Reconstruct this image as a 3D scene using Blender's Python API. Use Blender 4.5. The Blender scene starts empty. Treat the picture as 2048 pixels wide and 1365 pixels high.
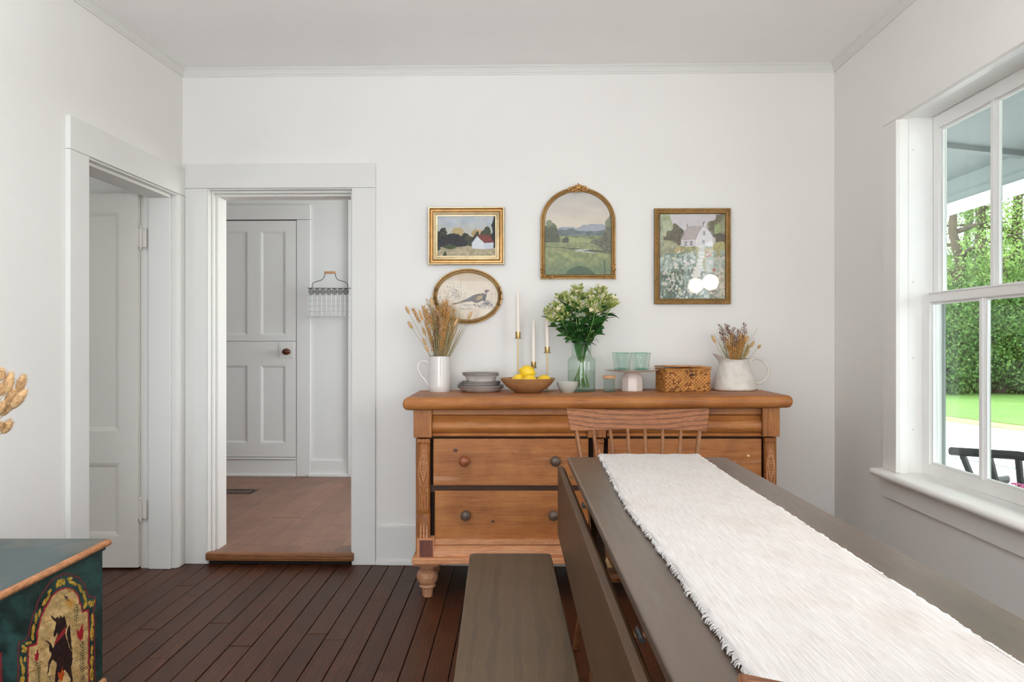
import bpy, bmesh, math, random
import numpy as np
from mathutils import Matrix, Vector, noise as mnoise
R = math.radians
random.seed(7)
SC = bpy.context.scene
COL = SC.collection
# ------------------------------------------------------------------ camera
F = 1600.0            # focal length in pixels of the 2048 wide frame
CH = 1.12             # camera height
cam_d = bpy.data.cameras.new('camera')
cam_d.sensor_width = 36.0
cam_d.lens = F * 36.0 / 2048.0
cam_d.clip_start = 0.03
cam_d.clip_end = 300
cam = bpy.data.objects.new('camera', cam_d)
COL.objects.link(cam)
cam.location = (0, 0, CH)
cam.rotation_euler = (R(90), 0, 0)
SC.camera = cam
SC.view_settings.view_transform = 'Standard'
SC.view_settings.look = 'None'
SC.view_settings.gamma = 1.0
SC.view_settings.use_curve_mapping = False
SC.view_settings.exposure = 0.0
SC.cycles.use_denoising = True
SC.cycles.max_bounces = 12
SC.cycles.diffuse_bounces = 7
SC.cycles.transparent_max_bounces = 24
SC.cycles.caustics_reflective = False
SC.cycles.caustics_refractive = False
SC.cycles.sample_clamp_indirect = 6.0
# ------------------------------------------------------------------ world: bright overcast sky
wd = bpy.data.worlds.new('world')
SC.world = wd
wd.use_nodes = True
bg = wd.node_tree.nodes['Background']
bg.inputs[0].default_value = (0.90, 0.96, 1.0, 1)
bg.inputs[1].default_value = 5.0
sund = bpy.data.lights.new('sun', 'SUN'); sund.energy = 3.2; sund.angle = 0.12; sund.color = (1, .97, .9)
sun = bpy.data.objects.new('sun', sund); COL.objects.link(sun); sun.location = (8, 30, 30); sun.rotation_euler = Vector((0.0, -.7, -1)).to_track_quat('-Z', 'Y').to_euler()
# ------------------------------------------------------------------ room frame (the room is turned 1.36 degrees to the camera)
TH = math.atan(0.0237)
MR = Matrix.Translation((-1.663, 4.037, 0)) @ Matrix.Rotation(-TH, 4, 'Z')
MRI = MR.inverted()
UW = 3.26             # inside width of the room
def ray(px, py):
    return Vector(((px - 1024) / F, 1.0, (682.5 - py) / F))
def on_plane(axis, val, px, py):
    """room coordinates (u, w, z) of the picture point on the room plane u=val or w=val"""
    o = MRI @ Vector((0, 0, CH)); d = MRI.to_3x3() @ ray(px, py)
    t = (val - o[axis]) / d[axis]
    return o + d * t
def BW(px, py, w=0.0): p = on_plane(1, w, px, py); return p.x, p.z
def LW(px, py, u=0.0): p = on_plane(0, u, px, py); return p.y, p.z
def RW(px, py, u=UW): p = on_plane(0, u, px, py); return p.y, p.z
def at(px, py, Y): return Vector(((px - 1024) * Y / F, Y, CH + (682.5 - py) * Y / F))
def AX(px, Y): return (px - 1024) * Y / F
def AZ(py, Y): return CH + (682.5 - py) * Y / F
# ------------------------------------------------------------------ lights: daylight at the windows and added fills
def area(name, M, sx, sy, power, color=(1, 1, 1), spread=180):
    d = bpy.data.lights.new(name, 'AREA'); d.shape = 'RECTANGLE'
    d.size = sx; d.size_y = sy; d.energy = power; d.color = color; d.spread = R(spread)
    o = bpy.data.objects.new(name, d); COL.objects.link(o); o.matrix_world = M
    return o
def aim(loc, direction):
    q = Vector(direction).to_track_quat('-Z', 'Y')
    return Matrix.Translation(loc) @ q.to_matrix().to_4x4()
# window_2 on the right wall beside the camera, just outside its glass
area('daylight_side_window', aim((UW + 0.02 - 1.663 + 0.12, 0.65, 1.32), (-1, 0.10, -0.05)), 1.25, 1.45, 27, (0.88, 0.945, 1.0))
# fill light added in an unseen opening behind the camera
area('rear_fill', aim((-0.2, -2.20, 1.10), (0.22, 1, 0.03)), 2.4, 1.55, 51, (0.89, 0.95, 1.0))
# fill lamp added out of view, aimed up to brighten the ceiling
area('ceiling_fill', aim((-0.9, 1.5, 2.0), (0.15, 0.05, 1)), 0.4, 0.4, 27, (0.89, 0.95, 1.0))
# kitchen window, and a fill light added in the unseen side room
area('daylight_kitchen', MR @ aim((2.42, 1.2, 1.5), (-1, 0.0, -0.05)), 1.2, 1.3, 38, (0.99, 0.99, 0.985))
area('side_room_fill', MR @ aim((-2.1, -3.22, 1.45), (.2, 1, -0.1)), 0.9, 1.2, 3.5, (1.0, 0.97, 0.93))
# ------------------------------------------------------------------ helpers
PW = {}
def lin(h):
    if isinstance(h, str):
        h = h.lstrip('#'); c = [int(h[i:i + 2], 16) / 255 for i in (0, 2, 4)]
    else: c = list(h)
    return tuple(x / 12.92 if x <= .04045 else ((x + .055) / 1.055) ** 2.4 for x in c)
def tag(o, label=None, cat=None, group=None, kind=None):
    if label: o['label'] = label
    if cat: o['category'] = cat
    if group: o['group'] = group
    if kind: o['kind'] = kind
    return o
def thing(name, label, cat, loc=(0, 0, 0), rz=0.0, group=None, kind=None, parent=None):
    o = bpy.data.objects.new(name, None); COL.objects.link(o)
    o.empty_display_size = 0.05
    o.location = loc; o.rotation_euler = (0, 0, rz)
    PW[o] = Matrix.Translation(loc) @ Matrix.Rotation(rz, 4, 'Z')
    return tag(o, label, cat, group, kind)
def copy_tree(o, parent=None):
    c = o.copy(); COL.objects.link(c); c.parent = parent
    PW[c] = PW[o].copy()
    for ch in list(o.children): copy_tree(ch, c)
    return c
class MB:
    def __init__(s): s.v = []; s.f = []; s.m = []; s.cur = 0
    def add(s, vs, fs):
        b = len(s.v); s.v.extend([tuple(v) for v in vs])
        for f in fs: s.f.append([i + b for i in f]); s.m.append(s.cur)
        return s
    def box(s, x0, x1, y0, y1, z0, z1, M=None):
        if x0 > x1: x0, x1 = x1, x0
        if y0 > y1: y0, y1 = y1, y0
        if z0 > z1: z0, z1 = z1, z0
        vs = [Vector((x, y, z)) for z in (z0, z1) for x, y in ((x0, y0), (x1, y0), (x1, y1), (x0, y1))]
        if M: vs = [M @ v for v in vs]
        return s.add(vs, [(3, 2, 1, 0), (4, 5, 6, 7), (0, 1, 5, 4), (1, 2, 6, 5), (2, 3, 7, 6), (3, 0, 4, 7)])
    def prism(s, poly, a, b, axis='y'):
        """extrude a 2D polygon. axis y: poly in (x,z); x: poly in (y,z); z: poly in (x,y)"""
        n = len(poly)
        def P(p, t): return {'y': (p[0], t, p[1]), 'x': (t, p[0], p[1]), 'z': (p[0], p[1], t)}[axis]
        vs = [P(p, a) for p in poly] + [P(p, b) for p in poly]
        fs = [tuple(range(n)), tuple(reversed(range(n, 2 * n)))] + [(i, i + n, (i + 1) % n + n, (i + 1) % n) for i in range(n)]
        return s.add(vs, fs)
    def lathe(s, prof, c=(0, 0, 0), seg=32, mod=None, M=None):
        c = Vector(c); n = len(prof); vs = []
        for r, z in prof:
            for k in range(seg):
                a = 2 * math.pi * k / seg
                rr = r * (mod(a, r, z) if mod else 1)
                v = Vector((rr * math.cos(a), rr * math.sin(a), z))
                vs.append(c + (M @ v if M else v))
        fs = [(i * seg + k, i * seg + (k + 1) % seg, (i + 1) * seg + (k + 1) % seg, (i + 1) * seg + k) for i in range(n - 1) for k in range(seg)]
        if prof[0][0] > 1e-5: fs.append(tuple(reversed(range(seg))))
        if prof[-1][0] > 1e-5: fs.append(tuple(range((n - 1) * seg, n * seg)))
        return s.add(vs, fs)
    def tube(s, pts, r, seg=8, flat=None, cap=True):
        pts = [Vector(p) for p in pts]; n = len(pts)
        rs = r if isinstance(r, (list, tuple)) else [r] * n
        vs = []; up = None
        for i, p in enumerate(pts):
            t = (pts[min(i + 1, n - 1)] - pts[max(i - 1, 0)]).normalized()
            if up is None:
                a = Vector((0, 0, 1)) if abs(t.z) < .9 else Vector((1, 0, 0))
                up = t.cross(a).normalized()
            up = (up - t * up.dot(t)).normalized(); side = t.cross(up)
            for k in range(seg):
                a = 2 * math.pi * k / seg
                vs.append(p + up * math.cos(a) * rs[i] * (flat or 1) + side * math.sin(a) * rs[i])
        fs = [(i * seg + k, i * seg + (k + 1) % seg, (i + 1) * seg + (k + 1) % seg, (i + 1) * seg + k) for i in range(n - 1) for k in range(seg)]
        if cap: fs += [tuple(reversed(range(seg))), tuple(range((n - 1) * seg, n * seg))]
        return s.add(vs, fs)
    def ball(s, c, r, seg=12, rings=8, M=None):
        r = Vector(r) if isinstance(r, (tuple, list, Vector)) else Vector((r, r, r)); c = Vector(c)
        vs = []; fs = []
        for i in range(rings + 1):
            ph = math.pi * i / rings
            for k in range(seg):
                a = 2 * math.pi * k / seg
                v = Vector((r.x * math.sin(ph) * math.cos(a), r.y * math.sin(ph) * math.sin(a), -r.z * math.cos(ph)))
                vs.append(c + (M @ v if M else v))
        for i in range(rings):
            for k in range(seg): fs.append((i * seg + k, i * seg + (k + 1) % seg, (i + 1) * seg + (k + 1) % seg, (i + 1) * seg + k))
        return s.add(vs, fs)
    def build(s, name, mat, parent=None, M=None, smooth=None, bevel=0, bseg=2, local=False, kind=None):
        """verts are world coordinates (or in frame M); with a parent they are moved into the parent's frame unless local"""
        me = bpy.data.meshes.new(name)
        vs = s.v
        if parent is not None:
            if not local:
                T = PW[parent].inverted() @ (M if M else Matrix.Identity(4)); vs = [T @ Vector(v) for v in vs]
        me.from_pydata([tuple(v) for v in vs], [], s.f)
        ms = mat if isinstance(mat, (list, tuple)) else [mat]
        for m in ms: me.materials.append(m)
        if len(ms) > 1: me.polygons.foreach_set('material_index', s.m)
        bm = bmesh.new(); bm.from_mesh(me)
        bmesh.ops.remove_doubles(bm, verts=bm.verts, dist=1e-6)
        bmesh.ops.recalc_face_normals(bm, faces=bm.faces)
        bm.to_mesh(me); bm.free()
        if smooth:
            me.shade_smooth(); me.set_sharp_from_angle(angle=R(smooth))
        o = bpy.data.objects.new(name, me); COL.objects.link(o)
        if parent is not None: o.parent = parent; PW[o] = PW[parent].copy()
        else:
            PW[o] = M.copy() if M else Matrix.Identity(4)
            if M: o.matrix_world = M
        if bevel:
            b = o.modifiers.new('bevel', 'BEVEL'); b.width = bevel; b.segments = bseg; b.limit_method = 'ANGLE'; b.angle_limit = R(40)
            b.harden_normals = False
        if kind: o['kind'] = kind
        return o
def npmesh(name, V, Fq, mat, parent=None, M=None, smooth=False, col=None, kind=None):
    """fast mesh from arrays; Fq is (n, k)"""
    V = np.asarray(V, dtype=np.float64); Fq = np.asarray(Fq, dtype=np.int32)
    if parent is not None:
        T = np.array(PW[parent].inverted() @ (M if M else Matrix.Identity(4)))
        V = V @ T[:3, :3].T + T[:3, 3]
    me = bpy.data.meshes.new(name); k = Fq.shape[1]
    me.vertices.add(len(V)); me.vertices.foreach_set('co', V.astype(np.float32).ravel())
    me.loops.add(Fq.size); me.loops.foreach_set('vertex_index', Fq.ravel())
    me.polygons.add(len(Fq)); me.polygons.foreach_set('loop_start', np.arange(0, Fq.size, k, dtype=np.int32))
    me.polygons.foreach_set('loop_total', np.full(len(Fq), k, dtype=np.int32))
    me.update(calc_edges=True); me.validate()
    if smooth: me.shade_smooth()
    if col is not None:
        a = me.color_attributes.new('paint', 'FLOAT_COLOR', 'POINT')
        c = np.ones((len(V), 4), dtype=np.float32); c[:, :3] = col
        a.data.foreach_set('color', c.ravel())
    me.materials.append(mat)
    o = bpy.data.objects.new(name, me); COL.objects.link(o)
    if parent is not None: o.parent = parent; PW[o] = PW[parent].copy()
    else:
        PW[o] = M.copy() if M else Matrix.Identity(4)
        if M: o.matrix_world = M
    if kind: o['kind'] = kind
    return o
# ------------------------------------------------------------------ materials
class NT:
    def __init__(s, name):
        s.mat = bpy.data.materials.new(name); s.mat.use_nodes = True
        s.t = s.mat.node_tree; s.n = s.t.nodes; s.b = s.n['Principled BSDF']; s.out = s.n['Material Output']
    def new(s, ty, **kw):
        n = s.n.new(ty)
        for k, v in kw.items():
            if k.startswith('i_'):
                key = k[2:]; key = int(key) if key.isdigit() else key.replace('_', ' ')
                n.inputs[key].default_value = v
            else: setattr(n, k, v)
        return n
    def link(s, a, b): s.t.links.new(a, b)
    def coords(s, scale=(1, 1, 1), rnd=0.0, kind='Object'):
        tc = s.new('ShaderNodeTexCoord'); out = tc.outputs[kind]
        if rnd:
            oi = s.new('ShaderNodeObjectInfo'); m = s.new('ShaderNodeMath', operation='MULTIPLY', i_1=rnd)
            s.link(oi.outputs['Random'], m.inputs[0])
            ad = s.new('ShaderNodeVectorMath', operation='ADD'); s.link(out, ad.inputs[0]); s.link(m.outputs[0], ad.inputs[1]); out = ad.outputs[0]
        mp = s.new('ShaderNodeMapping'); mp.inputs['Scale'].default_value = scale
        s.link(out, mp.inputs[0]); return mp.outputs[0]
    def noise(s, co, scale, detail=4, rough=.55, dist=0.0):
        n = s.new('ShaderNodeTexNoise'); n.inputs['Scale'].default_value = scale; n.inputs['Detail'].default_value = detail
        n.inputs['Roughness'].default_value = rough; n.inputs['Distortion'].default_value = dist
        s.link(co, n.inputs['Vector']); return n.outputs['Fac']
    def ramp(s, fac, stops):
        r = s.new('ShaderNodeValToRGB'); e = r.color_ramp.elements
        while len(e) < len(stops): e.new(0.5)
        for el, (p, c) in zip(e, stops): el.position = p; el.color = (*c[:3], 1)
        s.link(fac, r.inputs[0]); return r.outputs[0]
    def mix(s, a, b, fac, mode='MIX'):
        m = s.new('ShaderNodeMix', data_type='RGBA', blend_type=mode)
        for sock, v in ((m.inputs[6], a), (m.inputs[7], b), (m.inputs[0], fac)):
            if hasattr(v, 'links'): s.link(v, sock)
            elif isinstance(v, (int, float)): sock.default_value = v
            else: sock.default_value = (*v[:3], 1)
        return m.outputs[2]
    def math(s, op, a, b=0.0):
        m = s.new('ShaderNodeMath', operation=op)
        for i, v in enumerate((a, b)):
            if hasattr(v, 'links'): s.link(v, m.inputs[i])
            else: m.inputs[i].default_value = v
        return m.outputs[0]
    def bump(s, h, strength=.2, dist=.002):
        b = s.new('ShaderNodeBump'); b.inputs['Strength'].default_value = strength; b.inputs['Distance'].default_value = dist
        s.link(h, b.inputs['Height']); s.link(b.outputs[0], s.b.inputs['Normal']); return b
    def base(s, c):
        if hasattr(c, 'links'): s.link(c, s.b.inputs['Base Color'])
        else: s.b.inputs['Base Color'].default_value = (*c[:3], 1)
        return s
    def set(s, **kw):
        for k, v in kw.items():
            sk = s.b.inputs[k.replace('_', ' ')]
            if hasattr(v, 'links'): s.link(v, sk)
            else: sk.default_value = v
        return s
def plain(name, c, rough=.6, metal=0, var=.06, vs=8, bumpy=0.0, bs=60, spec=.5, rnd=0.0):
    t = NT(name); c = lin(c); co = t.coords(rnd=3.0 if rnd else 0)
    n = t.noise(co, vs, 5)
    d = tuple(x * (1 - var) for x in c); l = tuple(min(1, x * (1 + var)) for x in c)
    t.base(t.ramp(n, [(.3, d), (.7, l)])).set(Roughness=rough, Metallic=metal)
    t.b.inputs['Specular IOR Level'].default_value = spec
    if bumpy: t.bump(t.noise(co, bs, 4), bumpy, .002)
    return t.mat
def wood(name, dark, mid, light, axis='x', ring=6.0, rough=.45, stretch=12, rnd=4.0, contrast=.5, bumpy=.12, scratch=0.0, pore=140, spec=.5, dist=3.0, blotch=.35, var=0.0, coat=0.0, finew=.5):
    t = NT(name); st = {'x': (1 / stretch, 1, 1), 'y': (1, 1 / stretch, 1), 'z': (1, 1, 1 / stretch)}[axis]
    co = t.coords(st, rnd=rnd); raw = t.coords((1, 1, 1), rnd=rnd)
    dark, mid, light = lin(dark), lin(mid), lin(light)
    w = t.new('ShaderNodeTexWave', wave_type='RINGS', rings_direction={'x': 'X', 'y': 'Y', 'z': 'Z'}[axis]); w.inputs['Scale'].default_value = ring
    w.inputs['Distortion'].default_value = dist; w.inputs['Detail'].default_value = 3; w.inputs['Detail Scale'].default_value = 1.4; w.inputs['Detail Roughness'].default_value = .6
    off = t.new('ShaderNodeVectorMath', operation='ADD'); off.inputs[1].default_value = (.31, .23, .17) if axis != 'z' else (.31, .17, .2)
    t.link(co, off.inputs[0]); t.link(off.outputs[0], w.inputs['Vector'])
    fine = t.noise(co, pore, 4, .7)
    big = t.noise(raw, 5, 4, .6)
    c = t.ramp(w.outputs['Fac'], [(0, mid), (.55, t_mix(mid, light, .6)), (.85, t_mix(mid, dark, contrast)), (1, t_mix(mid, dark, contrast * .6))])
    c = t.mix(c, t.ramp(big, [(.3, dark), (.5, mid), (.72, light)]), blotch)
    c = t.mix(c, t.ramp(fine, [(.33, dark), (.5, mid), (.66, t_mix(mid, light, .8))]), finew)
    if var:
        oi = t.new('ShaderNodeObjectInfo'); r = t.ramp(oi.outputs['Random'], [(0, (1 - var,) * 3), (1, (1 + var, 1 + var * .9, 1 + var * .8))])
        c = t.mix(c, r, 1.0, 'MULTIPLY')
    if scratch:
        mp = t.coords((3, 3, 3), rnd=rnd)
        v = t.noise(mp, 55, 6, .8, 2.0)
        c = t.mix(c, lin('#d8b48a'), t.math('MULTIPLY', t.math('GREATER_THAN', v, .66), scratch))
        v2 = t.noise(co, 30, 5, .8)
        c = t.mix(c, t_mix(light, (1, 1, 1), .25), t.math('MULTIPLY', t.math('GREATER_THAN', v2, .62), scratch * .5))
    t.base(c)
    t.set(Roughness=t.math('ADD', t.math('MULTIPLY', fine, .25), rough - .12))
    t.b.inputs['Specular IOR Level'].default_value = spec
    t.b.inputs['Coat Weight'].default_value = coat; t.b.inputs['Coat Roughness'].default_value = .3
    t.bump(fine, bumpy, .001)
    return t.mat
def t_mix(a, b, f): return tuple(x * (1 - f) + y * f for x, y in zip(a, b))
def glass_thin(name, tint, gloss_rough=.02, ior=1.45, edge=.0):
    t = NT(name); t.n.remove(t.b)
    tr = t.new('ShaderNodeBsdfTransparent'); gl = t.new('ShaderNodeBsdfGlossy'); gl.inputs['Roughness'].default_value = gloss_rough
    lw = t.new('ShaderNodeLayerWeight'); lw.inputs['Blend'].default_value = .5
    f0 = ((ior - 1) / (ior + 1)) ** 2
    sch = t.math('ADD', t.math('MULTIPLY', t.math('POWER', lw.outputs['Facing'], 5.0), 1 - f0), f0)
    tint = lin(tint); c = t.ramp(lw.outputs['Facing'], [(0, tint), (.6, tuple(x ** 1.3 for x in tint)), (1, tuple(x ** (2.5 + edge) for x in tint))])
    t.link(c, tr.inputs['Color'])
    mx = t.new('ShaderNodeMixShader'); t.link(sch, mx.inputs[0]); t.link(tr.outputs[0], mx.inputs[1]); t.link(gl.outputs[0], mx.inputs[2])
    t.link(mx.outputs[0], t.out.inputs['Surface']); return t.mat
def emit(name, c, s):
    t = NT(name); e = t.new('ShaderNodeEmission'); e.inputs[0].default_value = (*lin(c), 1); e.inputs[1].default_value = s
    t.link(e.outputs[0], t.out.inputs['Surface']); return t.mat
def paint_mat(name, rough=.6, coat=0.0):
    t = NT(name); a = t.new('ShaderNodeAttribute', attribute_name='paint')
    n = t.noise(t.coords(), 400, 3)
    t.base(t.mix(a.outputs['Color'], t.ramp(n, [(.3, (.8, .8, .8)), (.7, (1.15, 1.15, 1.15))]), .5, 'MULTIPLY')).set(Roughness=rough)
    t.b.inputs['Coat Weight'].default_value = coat; t.b.inputs['Coat Roughness'].default_value = .02
    t.bump(n, .15, .001); return t.mat
def wall_paint(name, c, bumps=.12):
    t = NT(name); co = t.coords(); n = t.noise(co, 2.2, 5); fine = t.noise(co, 90, 4); c = lin(c)
    t.base(t.ramp(n, [(.3, tuple(x * .975 for x in c)), (.7, c)])).set(Roughness=.62)
    t.b.inputs['Specular IOR Level'].default_value = .35
    md = t.noise(co, 14, 4)
    t.bump(t.math('ADD', t.math('MULTIPLY', fine, .35), md), bumps, .004); return t.mat
M = {}
M['wall'] = wall_paint('wall_paint', '#e7e5e2')
M['trimw'] = wall_paint('trim_paint', '#dfdedb', .22)
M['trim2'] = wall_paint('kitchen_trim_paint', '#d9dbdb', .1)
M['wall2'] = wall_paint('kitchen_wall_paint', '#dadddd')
M['ceil'] = wall_paint('ceiling_paint', '#f7f6f5', .06)
M['sashw'] = plain('sash_paint', '#efeeec', .35, var=.02, bumpy=.05)
M['doorw'] = wall_paint('door_paint', '#d9d5ce', .12)
M['dark_gap'] = plain('subfloor_and_shade_dark', '#1b120d', .9)
M['pine'] = wood('sideboard_pine', '#5a2b0e', '#9e602f', '#b87f46', 'x', 3.0, .45, 18, contrast=.55, scratch=.5, blotch=.6, finew=.3, spec=.35)
M['pine_v'] = wood('sideboard_pine_upright', '#552a0e', '#93592a', '#ae753f', 'z', 5.0, .45, 12, contrast=.55, scratch=.3, blotch=.6, spec=.35)
M['pine_pale'] = wood('sideboard_pine_worn', '#8a5230', '#c28356', '#dcaa80', 'x', 4.0, .5, 10, contrast=.45, scratch=.7, blotch=.5)
M['pine_foot'] = wood('turned_foot_pine', '#8a5a3a', '#b98462', '#d4a686', 'z', 8.0, .5, 4, contrast=.5, scratch=.3)
M['rail_shade'] = wood('shaded_rail_wood', '#2c1608', '#4b2b14', '#5f3a1e', 'x', 3, .6, 16)  # dark tone paints in the shade of the recess between drawer rows
M['pine_dark'] = plain('sideboard_inside_dark', '#33190a', .8, var=.3)
M['redblock'] = wood('worn_red_block', '#3a1710', '#693322', '#7f4630', 'z', 6, .45, 6, scratch=.3)
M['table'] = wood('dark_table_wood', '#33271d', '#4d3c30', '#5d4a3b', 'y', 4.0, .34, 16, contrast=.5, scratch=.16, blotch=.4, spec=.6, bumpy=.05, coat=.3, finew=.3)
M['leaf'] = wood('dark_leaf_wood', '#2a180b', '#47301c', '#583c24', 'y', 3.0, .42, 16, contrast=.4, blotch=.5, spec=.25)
M['bench'] = wood('dark_bench_wood', '#2e2316', '#4e3d2a', '#6a5236', 'y', 9.0, .42, 6, contrast=.95, blotch=.3, dist=5, spec=.5)
M['oak'] = wood('chair_oak', '#341709', '#8a5634', '#a16d48', 'x', 18.0, .45, 9, contrast=1.0, dist=3.2, blotch=.2, spec=.3, finew=.3)
M['oak_v'] = wood('chair_oak_spindle', '#4a2815', '#855632', '#9c6f48', 'z', 8.0, .42, 8, contrast=.5, spec=.35)
M['board'] = wood('floor_board_dark', '#180a05', '#402213', '#6e4228', 'y', 13.0, .44, 12, contrast=.75, rnd=17, blotch=.35, dist=5, var=.2, spec=.28, bumpy=.25, finew=.6, pore=200)
M['lam'] = wood('laminate_floor', '#46302a', '#7c5643', '#966d57', 'y', 4.0, .42, 7, contrast=.55, rnd=17, blotch=.6, var=.10)
M['thresh'] = wood('threshold_wood', '#42230d', '#85532a', '#9b6636', 'x', 8.0, .5, 10, contrast=.9, dist=5)
M['gold'] = plain('antique_gold', '#c0945a', .36, .6, .18, 30, .25, 150)
M['gold_pale'] = plain('pale_gold', '#d8c29a', .34, .6, .12, 30, .2, 120)
M['gold_dark'] = plain('bronze_gold', '#87683c', .45, .6, .2, 30, .3, 150)
M['brass'] = plain('brushed_brass', '#b89a68', .28, 1.0, .05)
M['wax'] = plain('cream_wax', '#efe6dc', .5, var=.02)
M['canvas'] = paint_mat('oil_painting', .55)
M['print'] = paint_mat('glazed_print', .55, .35)
M['print3'] = paint_mat('glazed_print_glossy', .55, .6)
M['chestpaint'] = paint_mat('painted_chest_front', .45)
M['ceramic'] = plain('off_white_glaze', '#d6d3d1', .18, var=.05, vs=14)
M['ceramic_jug'] = plain('speckled_cream_glaze', '#d3cdc5', .22, var=.13, vs=30, bumpy=.25, bs=45)
M['plate'] = plain('grey_white_glaze', '#c9c2bf', .22, var=.10, vs=25)
M['rimbrown'] = plain('dark_glaze_edge', '#5d544f', .4, var=.2)
M['celadon'] = plain('pale_green_grey_glaze', '#b4b7b0', .25, var=.05)
M['cakew'] = plain('pinkish_white_glaze', '#dccfc8', .3, var=.03)
M['cork'] = plain('pale_wood_lid', '#c3946c', .6, var=.12)
M['bowlwood'] = wood('bowl_wood', '#8a5e38', '#a87c52', '#bb9066', 'x', 8, .5, 5, contrast=.4)
M['lemon'] = plain('lemon_peel', '#ecc52c', .35, var=.08, bumpy=.35, bs=120)
M['glass'] = glass_thin('clear_green_glass', '#f7fbf9')
M['tumbler'] = glass_thin('aqua_tumbler_glass', '#fafdfc', edge=1.0)
M['tumbase'] = glass_thin('thick_aqua_base', '#e3f5f0', edge=1.0)
M['pane'] = glass_thin('window_glass', '#fafdfb', ior=1.3)
M['water'] = glass_thin('vase_water', '#fbfdfc', ior=1.05)
M['stem'] = plain('green_stem', '#6f8f4a', .45, var=.2)
M['leafg'] = plain('flower_leaf', '#2f5c28', .4, var=.3, vs=30)
M['bud'] = plain('cream_bud', '#bfbd7c', .5, var=.25, vs=60)
M['budg'] = plain('green_bud', '#7f9640', .5, var=.25, vs=60)
M['budw'] = plain('white_blossom', '#e4dbbb', .5, var=.08, vs=60)
M['straw'] = plain('dry_straw', '#a98f62', .7, var=.2)
M['strawg'] = plain('dry_green_straw', '#83855c', .7, var=.2)
M['tail'] = plain('bunny_tail_fluff', '#cba77a', .95, var=.18, vs=60)
M['wheat'] = plain('wheat_ear', '#bd8a4a', .8, var=.25, vs=80)
M['spray'] = plain('brown_seed_spray', '#7c5846', .8, var=.3, vs=80)
M['black'] = plain('black_metal', '#14171a', .45, var=.1)
M['wire'] = plain('pale_wire', '#c2c5c3', .4, .2)
M['knobw'] = plain('knob_polished', '#8a4c2e', .25, var=.2, vs=40)
M['knobd'] = plain('knob_dark', '#5c4a40', .35, var=.25, vs=60)
M['knobr'] = plain('door_knob_brown', '#4f2414', .15, var=.2)
M['chestg'] = plain('worn_teal_paint', '#1e3b3a', .5, var=.25, vs=12, bumpy=.1)
M['siding'] = plain('porch_paint_blue_grey', '#7c8482', .6, var=.03)
M['porchw'] = plain('porch_paint_white', '#d4d6d2', .6, var=.03)
M['asphalt'] = plain('pale_asphalt', '#a7a6aa', .9, var=.06, vs=3)
M['gravel'] = plain('pale_gravel', '#b1afb1', .9, var=.12, vs=20)
M['bark'] = plain('tree_bark', '#54483a', .9, var=.3, vs=3, bumpy=.5, bs=8)
# ================================================================== THE SETTING
def st(name, mb, mat, M=MR, **kw):
    o = mb.build(name, mat, M=M, **kw); o['kind'] = 'structure'; return o
def wall_with_holes(mb, axis, t0, t1, a0, a1, z0, z1, holes):
    """axis 'u': wall along u, thickness in w (t0..t1); holes = [(a0,a1,z0,z1)]"""
    def bx(p, q, r, s_):
        if q - p < 1e-4 or s_ - r < 1e-4: return
        if axis == 'u': mb.box(p, q, t0, t1, r, s_)
        else: mb.box(t0, t1, p, q, r, s_)
    cur = a0
    for h in sorted(holes):
        bx(cur, h[0], z0, z1); bx(h[0], h[1], z0, h[2]); bx(h[0], h[1], h[3], z1); cur = h[1]
    bx(cur, a1, z0, z1)
# openings
bd_u0 = BW(417, 700)[0]; bd_u1 = BW(705, 700)[0]; bd_z = BW(560, 378)[1]
ld_w1 = LW(349, 700)[0]; ld_w0 = LW(168, 700)[0]; ld_z = 1.846
wf = RW(1801, 682)[0]; wn = wf - .86; wz0, wz1 = .583, 2.022
w2a, w2b = -4.05, -2.75      # second window of the right wall (beside the camera)
WT = .14
m = MB(); wall_with_holes(m, 'u', 0, WT, -.3, UW + .2, -.05, 2.62, [(bd_u0, bd_u1, -.05, bd_z)]); st('wall_back', m, M['wall'])
m = MB(); wall_with_holes(m, 'w', -.15, 0, -6.2, -.0005, -.05, 2.62, [(ld_w0, ld_w1, -.05, ld_z)]); st('wall_left', m, M['wall'])
m = MB(); wall_with_holes(m, 'w', UW, UW + .16, -6.2, -.0005, -.6, 2.62, [(wn - .03, wf + .03, wz0 - .03, wz1 + .03), (w2a - 1.2 + 0.45, w2b + 0.1, .6, 2.05)]); st('wall_right', m, M['wall'])
m = MB(); wall_with_holes(m, 'u', -6.34, -6.2, -.3, UW + .2, -.05, 2.62, [(.1, 2.5, .3, 1.9)]); st('wall_front', m, M['wall'])
# ceiling (sags a little along the left wall)
nu, nw = 8, 16; V = []; Q = []
for k in range(2):
    for j in range(nw + 1):
        for i in range(nu + 1):
            u = -.15 + (UW + .3) * i / nu; w = -6.35 + 6.4 * j / nw
            z = 2.492 + .0224 * w * (1 - u / UW) * (1 if w > -4.2 else 0) + (.0224 * -4.2 * (1 - u / UW) if w <= -4.2 else 0)
            V.append((u, w, z if k == 0 else 2.66))
N1 = (nu + 1) * (nw + 1)
for j in range(nw):
    for i in range(nu):
        a = j * (nu + 1) + i; q = (a, a + 1, a + nu + 2, a + nu + 1)
        Q.append(q); Q.append(tuple(x + N1 for x in reversed(q)))
me = MB(); me.add(V, Q); st('ceiling', me, M['ceil'])
def ceil_z(u, w): return 2.492 + .0224 * max(w, -4.2) * (1 - u / UW)
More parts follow.
